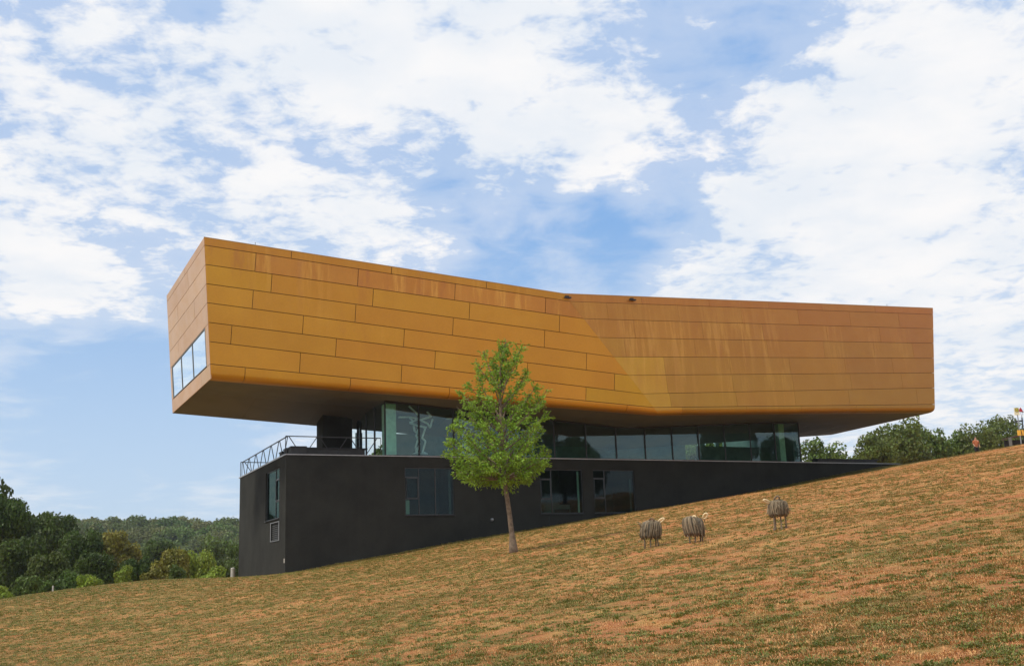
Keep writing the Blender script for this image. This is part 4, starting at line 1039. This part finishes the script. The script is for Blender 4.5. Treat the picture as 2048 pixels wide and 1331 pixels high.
# ------------------------------------------------------------------ sheep sculptures
WOOD = simple('weathered_branch_wood', (0.20, 0.15, 0.095), .9, 0, .45, 22, .7, 60)
WOOD2 = simple('dark_leg_wood', (0.10, 0.085, 0.06), .9, 0, .3, 20)
ROPE = simple('pale_willow', (0.80, 0.62, 0.36), .8, 0, .15, 30)
def stick_material():
    m, t, b = mat('bundled_willow_sticks'); ng = t.new('ShaderNodeNewGeometry'); g = ng.outputs['Position']
    c = t.mix(ng.outputs['Random Per Island'], (0.10, 0.075, 0.045), (0.38, 0.29, 0.18))
    t.l.new(t.mix(t.math('MULTIPLY', t.noise(g, 25, 4), .5), c, (0.10, 0.08, 0.05)), b.inputs['Base Color']); b.inputs['Roughness'].default_value = .9
    return m
STICKS = stick_material()
def sheep(label, px, py, Y, wpx, top, bot, rot, horns, seed):
    base = atY(px, py, Y); base[2] = gz(base[0], base[1]); k = Y / FPX
    e = empty('sheep_sculpture', base); tag(e, label, 'sheep sculpture', 'wicker sheep on the slope')
    r = random.Random(seed); Rw = wpx * k / 2; z0 = (py - bot) * k; z1 = (py - top) * k
    # body: drum of upright sticks bent over the top; each stick its own strand, joined as one part
    mb = MB(); ns = 58; zm = (z0 + z1) / 2; lean_ = (.10, -.14, .04)[seed - 1]
    inner = []
    for i in range(ns):
        a = 2 * math.pi * i / ns + r.uniform(-.07, .07); ca, sa = math.cos(a), math.sin(a); rr = Rw * r.uniform(.86, 1.02) * (1 + .05 * math.sin(2 * a + seed * 1.7))
        prof = [(.86, z0 + r.uniform(-.03, .01)), (.97, z0 + (z1 - z0) * .18), (1.0, z0 + (z1 - z0) * .45), (.96, z0 + (z1 - z0) * .70), (.80, z0 + (z1 - z0) * .90), (.45, z1 - .01), (.05, z1 + .01)]
        tw = r.gauss(0, .10); pts = [base + np.array([math.cos(a + tw * (z - zm) * 4) * rr * q + lean_ * (z - z0), math.sin(a + tw * (z - zm) * 4) * rr * q * .72, z + r.gauss(0, .004)]) for q, z in prof]
        mb.tube(pts, [k_ * r.uniform(.7, 1.25) for k_ in (.012, .016, .018, .018, .016, .013, .009)], 5)
    for i in range(26):
        a = r.uniform(0, 6.28); zz_ = r.uniform(z0, z1 * .92); q = Rw * r.uniform(.92, 1.02); p = base + np.array([math.cos(a) * q, math.sin(a) * q * .72, zz_]); dq = np.array([math.cos(a + r.gauss(0, 1)) * .05, math.sin(a) * .04, r.choice([-1, 1]) * r.uniform(.04, .16)])
        mb.tube([p, p + dq * .6, p + dq * [1.5, 1.5, 1]], [.010, .008, .004], 4)
    mb.build('body_sticks', STICKS, e, True)['kind'] = 'stuff'
    mb = MB(); n = 20; rings = [(.80, z0 + .01), (.92, z0 + (z1 - z0) * .2), (.93, z0 + (z1 - z0) * .5), (.88, z0 + (z1 - z0) * .72), (.70, z0 + (z1 - z0) * .90), (.02, z1 - .02)]
    v = [base + np.array([math.cos(2 * math.pi * j / n) * Rw * q, math.sin(2 * math.pi * j / n) * Rw * q * .72, z]) for q, z in rings for j in range(n)]
    f = [(i * n + j, i * n + (j + 1) % n, (i + 1) * n + (j + 1) % n, (i + 1) * n + j) for i in range(len(rings) - 1) for j in range(n)] + [tuple(range(n))[::-1]]
    mb.add(v, f); mb.build('body_core', WOOD2, e, True)
    for dx, dy in ((-.62, -.3), (-.05, -.42), (.55, .25), (.62, -.28)) if seed != 3 else ((-.5, -.3), (.10, -.35), (.62, -.1), (-.25, .3)):
        mb = MB(); p0 = base + np.array([dx * Rw, dy * Rw, z0 + .06]); p1 = p0 + np.array([r.uniform(-.02, .02), r.uniform(-.02, .02), 0]); p1[2] = gz(p1[0], p1[1]) - .05
        mb.tube([p0, lerp(p0, p1, .5) + np.array([.006, 0, 0]), p1], [.022, .018, .017], 6); mb.build('leg', WOOD if seed == 3 else WOOD2, e)
        if seed == 3: mb = MB(); mb.tube([p1 + Z * .03, p1 + Z * .13], [.034, .026], 6); mb.build('foot', WOOD, e)
    for (hx, hy, tx, ty, wd, mt) in horns:
        a = atY(hx, hy, base[1] - .02); b = atY(tx, ty, base[1] - .12); mid = (a + b) / 2; ax_ = (b - a) / 2; sd_ = nrm(np.cross(ax_, [0.2, 1, 0.1])) * wd * k / 2
        pts = [mid + ax_ * math.cos(t) + sd_ * math.sin(t) for t in np.linspace(math.pi, 3 * math.pi, 17)]
        mb = MB(); mb.tube(pts, .021, 6); mb.build('horn', mt, e, True)
    return e
DK = simple('dark_willow', (0.16, 0.10, 0.06), .85)
sheep('leftmost wicker sheep, nearest the young tree, with dark and pale horn loops', 1302, 1092, 29, 40, 1041, 1075, 0, [(1300, 1043, 1307, 1038, 9, DK), (1316, 1044, 1328, 1036, 5, ROPE)], 1)
sheep('middle wicker sheep with one tall pale loop rising on its right', 1391, 1084, 27.7, 42, 1033, 1070, 0, [(1407, 1036, 1414, 1026, 7, ROPE), (1384, 1036, 1391, 1032, 5, ROPE)], 2)
sheep('rightmost wicker sheep on long thin legs farther up the slope', 1559, 1060, 27, 41, 1002, 1033, 0, [(1540, 1005, 1527, 999, 4, ROPE), (1550, 1003, 1557, 992, 8, WOOD)], 3)

# ------------------------------------------------------------------ posts
def post(name, label, px, top, bot, Y, w_px, m, cat='post'):
    b = atY(px, bot, Y); g = gz(b[0], b[1]); t = atY(px, top, Y); k = w_px / FPX * Y / 2; mb = MB()
    z1 = max(t[2], g + .3)
    mb.tube([(b[0], b[1], g - .2), (b[0], b[1], z1 - k * .5)], k, 14); mb.tube([(b[0], b[1], z1 - k * .5), (b[0], b[1], z1 - k * .15), (b[0], b[1], z1)], [k, k * .8, k * .35], 14)
    o = mb.build(name, m, None); tag(o, label, cat); return o
post('concrete_bollard', 'pale concrete bollard standing just left of the podium', 465.5, 1134, 1157, 73, 8.5, CONCRETE, 'bollard')
post('marker_post', 'tiny pale marker post on the crest at the left', 105.5, 1175, 1184, 55.5, 3.2, CONCRETE)

# ------------------------------------------------------------------ bus stop, signs, shelter at the right crest
RED = simple('red_sign', (0.42, 0.03, 0.035), .5); YEL = simple('yellow_sign', (0.80, 0.55, 0.06), .5); CREAM = simple('cream_sign', (0.80, 0.74, 0.50), .55)
ORG = simple('orange_yellow_box', (0.80, 0.42, 0.04), .5); GRN = simple('green_print', (0.05, 0.16, 0.06), .6)
def at2(x, y, Y): return atY(x, y, Y)
YS = 98.0
def ribbon(mb, pts, wd, n, up):
    for a, b in zip(pts[:-1], pts[1:]): mb.bar(a, b, wd, .012, up=n)
e = empty('bus_stop_sign', (*at2(2044, 899, YS)[:2], gz(*at2(2044, 899, YS)[:2]))); tag(e, 'bus stop sign with round yellow symbol on a cream plate and orange timetable', 'bus stop sign')
pb = np.array(e.location); pt_ = at2(2035, 829, YS)
mb = MB(); mb.tube([pb - Z * .3, pt_], .05, 8); mb.build('pole', GALV, e)
c = at2(2033.6, 822, YS); w_, h_ = .22, .34; fx = np.array([1.0, 0, 0]); fy = np.array([0, -1.0, 0])
mb = MB(); mb.box8([c - fx * w_ - Z * h_, c + fx * w_ - Z * h_, c + fx * w_ - Z * h_ - fy * .04, c - fx * w_ - Z * h_ - fy * .04, c - fx * w_ + Z * h_, c + fx * w_ + Z * h_, c + fx * w_ + Z * h_ - fy * .04, c - fx * w_ + Z * h_ - fy * .04]); mb.build('plate', CREAM, e)
cc = c + Z * .12 + fy * .012
mb = MB(); mb.tube([cc, cc + fy * .012], .165, 20); mb.build('symbol_disc', YEL, e)
mb = MB(); ribbon(mb, [cc + fy * .02 + fx * .165 * math.cos(t) + Z * .165 * math.sin(t) for t in np.linspace(0, 2 * math.pi, 21)], .035, fy, fy); mb.build('symbol_ring', GRN, e)
mb = MB(); q = cc + fy * .02
mb.bar(q + fx * -.07 + Z * .09, q + fx * -.07 - Z * .09, .03, .012, up=fy); mb.bar(q + fx * .07 + Z * .09, q + fx * .07 - Z * .09, .03, .012, up=fy); mb.bar(q - fx * .055, q + fx * .055, .03, .012, up=fy); mb.build('letter_h', GRN, e)
c = at2(2041, 865, YS) + fy * .06
mb = MB(); w_, h_ = .27, .24; mb.box8([c - fx * w_ - Z * h_, c + fx * w_ - Z * h_, c + fx * w_ - Z * h_ - fy * .1, c - fx * w_ - Z * h_ - fy * .1, c - fx * w_ + Z * h_, c + fx * w_ + Z * h_, c + fx * w_ + Z * h_ - fy * .1, c - fx * w_ + Z * h_ - fy * .1]); mb.build('timetable_case', ORG, e)
mb = MB(); mb.bar(c + fx * .04 + Z * .2 + fy * .02, c + fx * .07 - Z * .3 + fy * .02, .05, .03); mb.build('clamp', BLACKPAINT, e)
e2p = at2(2049, 899, YS + .4); e = empty('warning_sign', (e2p[0], e2p[1], gz(e2p[0], e2p[1]))); tag(e, 'red pointed warning sign on a dark forked pole right of the bus stop sign', 'road sign')
pb = np.array(e.location); top = at2(2043.8, 834, YS + .4)
mb = MB(); mb.tube([pb - Z * .3, top], .055, 8); mb.build('pole', DARKMET, e)
c = at2(2041.5, 819.5, YS + .4)
mb = MB(); tri = [c + fx * -.19 - Z * .16, c + fx * .19 - Z * .16, c + fx * .13 + Z * .05, c + Z * .24, c + fx * -.13 + Z * .05]
mb.add(tri + [p - fy * .05 for p in tri], [(0, 1, 2, 3, 4), (9, 8, 7, 6, 5)] + [(i, (i + 1) % 5, 5 + (i + 1) % 5, 5 + i) for i in range(5)]); mb.build('sign_plate', RED, e)
mb = MB(); mb.bar(top, c + fx * -.06 - Z * .16, .03); mb.bar(top, c + fx * .16 - Z * .16, .03); mb.build('fork', GALV, e)
mb = MB(); mb.bar(c + fx * .05 - Z * .19, c + fx * .48 - Z * .13, .05); mb.build('arm', BLACKPAINT, e)
mb = MB(); a = at2(2029.8, 842.5, YS + .5); b = at2(2046, 840.5, YS + .5); mb.bar(a, b, .05, .12); mb.build('cross_board', BLACKPAINT, e)
# shelter: pillar, roof, posts
p0 = at2(2022.5, 896, 106); g = gz(p0[0], p0[1]); e = empty('bus_shelter', (p0[0], p0[1], g)); tag(e, 'dark bus shelter with a grey pillar behind the bus stop sign', 'bus shelter')
zt = at2(2024, 874, 106)[2]; mb = MB(); mb.bar((p0[0], p0[1], g - .2), (p0[0], p0[1], zt), .26, .26); mb.build('pillar', simple('grey_pillar', (.12, .12, .11), .8), e)
mb = MB(); mb.bar((p0[0] + 3.0, p0[1] + .5, g - .2), (p0[0] + 3.0, p0[1] + .5, zt), .12, .12); mb.build('post', DARKMET, e)
q = [np.array([p0[0] + .1, p0[1] - .6, zt - .05]), np.array([p0[0] + 3.4, p0[1] - .6, zt + .5]), np.array([p0[0] + 3.4, p0[1] + 2, zt + .5]), np.array([p0[0] + .1, p0[1] + 2, zt - .05])]
mb = MB(); mb.box8(q + [p + Z * .1 for p in q]); mb.build('roof', simple('dark_red_roof', (.07, .03, .03), .7), e)
q = [np.array([p0[0] + .2, p0[1] + 1.8, g]), np.array([p0[0] + 3.1, p0[1] + 1.8, g]), np.array([p0[0] + 3.1, p0[1] + 1.9, g]), np.array([p0[0] + .2, p0[1] + 1.9, g])]
mb = MB(); mb.box8(q + [p * [1, 1, 0] + Z * (zt - .1) for p in q]); mb.build('back_panel', DARKMET, e)

# ------------------------------------------------------------------ person on the crest
def skin_mesh(name, joints, edges, m, parent, sub=2):
    me = bpy.data.meshes.new(name); me.from_pydata([tuple(j[0]) for j in joints], edges, []); me.materials.append(m)
    o = link(name, me, parent); sk = o.modifiers.new('skin', 'SKIN'); me.skin_vertices[0].data[0].use_root = True
    for i, j in enumerate(joints): me.skin_vertices[0].data[i].radius = (j[1], j[1] if len(j) < 3 else j[2])
    sk.use_smooth_shade = True; s = o.modifiers.new('sub', 'SUBSURF'); s.levels = s.render_levels = sub
    return o
def person():
    b = at2(1955, 911, 96); g = gz(b[0], b[1]); o3 = np.array([b[0], b[1], g]); e = empty('person', o3); tag(e, 'person in an orange top and black trousers walking along the crest', 'person')
    P = lambda x, y, z: o3 + np.array([x, y, z])
    CL = simple('black_cloth', (.012, .013, .018), .9); OR = simple('orange_cloth', (.42, .13, .05), .85); SK = simple('skin', (.50, .27, .18), .6); HR = simple('brown_hair', (.07, .035, .02), .8)
    body = skin_mesh('body', [(P(0, 0, .95), .15, .11), (P(0, 0, 1.15), .135, .10), (P(0, .0, 1.38), .17, .11), (P(0, 0, 1.50), .07), (P(0, -.01, 1.60), .085, .10), (P(0, -.01, 1.71), .07, .085),
              (P(-.19, 0, 1.40), .062), (P(-.25, -.02, 1.13), .048), (P(-.20, -.16, .95), .036), (P(-.19, -.22, .90), .035),
              (P(.19, 0, 1.40), .062), (P(.26, .03, 1.13), .048), (P(.27, -.05, .90), .036), (P(.27, -.08, .82), .035),
              (P(-.09, 0, .86), .10), (P(-.10, -.05, .48), .07), (P(-.11, .10, .10), .045), (P(-.11, .0, .05), .045),
              (P(.09, 0, .86), .10), (P(.10, .02, .48), .07), (P(.10, -.06, .10), .045), (P(.10, -.16, .05), .045)],
              [(0, 1), (1, 2), (2, 3), (3, 4), (4, 5), (2, 6), (6, 7), (7, 8), (8, 9), (2, 10), (10, 11), (11, 12), (12, 13), (0, 14), (14, 15), (15, 16), (16, 17), (0, 18), (18, 19), (19, 20), (20, 21)], SK, e)
    skin_mesh('shirt', [(P(0, 0, .84), .19, .15), (P(0, 0, 1.12), .175, .135), (P(0, 0, 1.38), .185, .13), (P(0, 0, 1.47), .09), (P(-.19, 0, 1.40), .085), (P(-.25, -.02, 1.15), .066), (P(.19, 0, 1.40), .085), (P(.26, .03, 1.15), .066)],
              [(0, 1), (1, 2), (2, 3), (2, 4), (4, 5), (2, 6), (6, 7)], OR, e)
    skin_mesh('trousers', [(P(0, 0, .97), .17, .13), (P(-.09, 0, .84), .125), (P(-.10, -.05, .48), .092), (P(-.11, .10, .12), .07), (P(.09, 0, .84), .125), (P(.10, .02, .48), .092), (P(.10, -.06, .12), .07)],
              [(0, 1), (1, 2), (2, 3), (0, 4), (4, 5), (5, 6)], CL, e)
    skin_mesh('hair', [(P(0, .03, 1.60), .09), (P(0, .02, 1.70), .10), (P(0, 0, 1.75), .07)], [(0, 1), (1, 2)], HR, e)
    for sx in (-.035, .035): mb = MB(); mb.tube([P(sx, -.10, 1.66), P(sx, -.113, 1.66)], .012, 6); mb.build('eye', BLACKPAINT, e)
    mb = MB(); mb.tube([P(0, -.10, 1.66), P(0, -.125, 1.62)], [.008, .016], 6); mb.build('nose', SK, e)
person()

# ------------------------------------------------------------------ grass and weeds on the slope
def blade_tuft(nb, h, w_, spread, lean, seed, m):
    r = np.random.default_rng(seed); V = []; F = []
    for i in range(nb):
        a = r.uniform(0, 6.28); q = r.uniform(0, spread); b = np.array([math.cos(a) * q, math.sin(a) * q, -.01]); a2 = a + r.normal(0, .7); hh = h * r.uniform(.5, 1.1)
        d = np.array([math.cos(a2), math.sin(a2), 0]) * lean * hh * r.uniform(.3, 1.2); sd_ = np.array([-math.sin(a2), math.cos(a2), 0]) * w_ / 2; k = len(V)
        V += [b - sd_, b + sd_, b + d * .45 + Z * hh * .6 + sd_ * .7, b + d * .45 + Z * hh * .6 - sd_ * .7, b + d + Z * hh * (1 - .35 * lean)]
        F += [(k, k + 1, k + 2), (k, k + 2, k + 3), (k + 3, k + 2, k + 4)]
    me = npmesh('tuft', np.array(V), np.array(F), m, 3); return bpy.data.objects.new('tuft', me)
GRS_G = leafmat('green_weed', (0.135, 0.165, 0.026), (0.185, 0.205, 0.040), (0.22, 0.18, 0.05), .6, .25, .6, vr=.45)
GRS_D = leafmat('dry_straw', (0.60, 0.285, 0.118), (0.55, 0.23, 0.095), (0.66, 0.39, 0.155), .5, .15, .7, vr=.25)
GRS_O = leafmat('olive_grass', (0.21, 0.175, 0.048), (0.27, 0.200, 0.065), (0.17, 0.155, 0.040), .6, .2, .6, vr=.35)
def fbm(X, Y, s, seed, ax=1.0):
    return np.array([mnoise.fractal(Vector((x * s * ax + seed * 7.1, y * s - seed * 3.3, seed)), .7, 2.1, 4) for x, y in zip(X, Y)])
def field(n, ymin, ymax, power, seed):
    """random points on the part of the slope in (and just beside) the view, denser near the camera"""
    r = np.random.default_rng(seed); u = r.random(n); Y = ymin + (ymax - ymin) * u ** power; n2 = int(n * .42); wide = np.where(np.arange(n) < n - n2, r.uniform(-.52, .52, n), r.choice([-1, 1], n) * r.uniform(.52, .85, n)); X = Y * wide
    P = np.stack([X, Y], 1) - C0[:2]; s = P @ U[:2]; d = P @ NF[:2]; ok = ~((d < .05) & (s > -1)) ; ok &= ~((d < 0) & ((P @ NL[:2]) < 0))
    return X[ok], Y[ok], d[ok], s[ok]
def grass(name, label, n, ymin, ymax, power, thr, seed, src, sc, fs, wet=0.0, ax=.5):
    X, Y, d, s = field(n, ymin, ymax, power, seed)
    f = fbm(X, Y, fs, seed % 5, ax) + .45 * fbm(X, Y, fs * 3.7, seed % 5 + 2, 1) + .2 * fbm(X, Y, .16, seed % 5 + 1, .5) + wet * (sstep(8.0, .8, d) * sstep(3, 16, s)) + .38 * sstep(12, -22, X) * (wet > 0)
    keep = f > thr + np.random.default_rng(seed + 1).normal(0, .16, len(X)); X, Y = X[keep], Y[keep]
    r = np.random.default_rng(seed + 2); k = r.uniform(.6, 1.35, len(X)) * sc * (1 + np.clip((Y - 20) / 60, 0, .8))
    scatter(name, np.stack([X, Y, ground_z(X, Y) + bump_z(X, Y)], 1), np.stack([r.normal(0, .12, len(X)), r.normal(0, .12, len(X)), r.uniform(0, 6.28, len(X))], 1), np.stack([k, k, k], 1), src, label=label)
    print(name, len(X))
grass('weeds', 'green weed tufts scattered over the dry slope', 330000, 7, 62, 1.5, .30, 11, blade_tuft(12, .050, .014, .045, 1.3, 1, GRS_G), .85, 2.4, .5, .9)
grass('dry_grass', 'straw coloured dry grass of the slope', 310000, 7, 75, 1.6, -.5, 12, blade_tuft(14, .030, .007, .09, 1.3, 2, GRS_D), 1.0, .5, -.9)
grass('olive_grass', 'short olive green grass of the slope', 330000, 7, 98, 1.35, .16, 13, blade_tuft(14, .034, .009, .09, 1.1, 3, GRS_O), 1.0, .45, 1.0, .6)

# longer grass left standing along the podium wall
n = 5200; sF_ = rng.uniform(0, 50, n); dF_ = np.abs(rng.normal(0, .22, n)) + .03
XY = C0[:2][None] + U[:2][None] * sF_[:, None] + NF[:2][None] * dF_[:, None]; kF = rng.uniform(.7, 2.1, n) * (1 - .5 * np.clip(dF_, 0, 1))
scatter('wall_foot_grass', np.stack([XY[:, 0], XY[:, 1], ground_z(XY[:, 0], XY[:, 1])], 1), np.stack([rng.normal(0, .12, n), rng.normal(0, .12, n), rng.uniform(0, 6.28, n)], 1), np.stack([kF, kF, kF], 1),
        blade_tuft(14, .11, .016, .10, .7, 9, GRS_O), label='longer uncut grass along the foot of the podium wall')
# thin summer haze: one closed box round everything on the ground
hm = bpy.data.materials.new('haze'); hm.use_nodes = True; ht = NT(hm.node_tree); ht.n.remove(ht.n['Principled BSDF'])
pv = ht.new('ShaderNodeVolumePrincipled'); pv.inputs['Color'].default_value = (0.86, 0.93, 1.0, 1); pv.inputs['Density'].default_value = 0.00016; pv.inputs['Anisotropy'].default_value = 0.2
ht.l.new(pv.outputs[0], ht.n['Material Output'].inputs['Volume'])
mb = MB(); mb.box8([np.array(p, float) for p in ((-1000, -800, -22), (1000, -800, -22), (1000, 1300, -22), (-1000, 1300, -22), (-1000, -800, 60), (1000, -800, 60), (1000, 1300, 60), (-1000, 1300, 60))])
hz_ = mb.build('haze', hm); tag(hz_, kind='stuff'); hz_['label'] = 'thin summer haze over the valley'
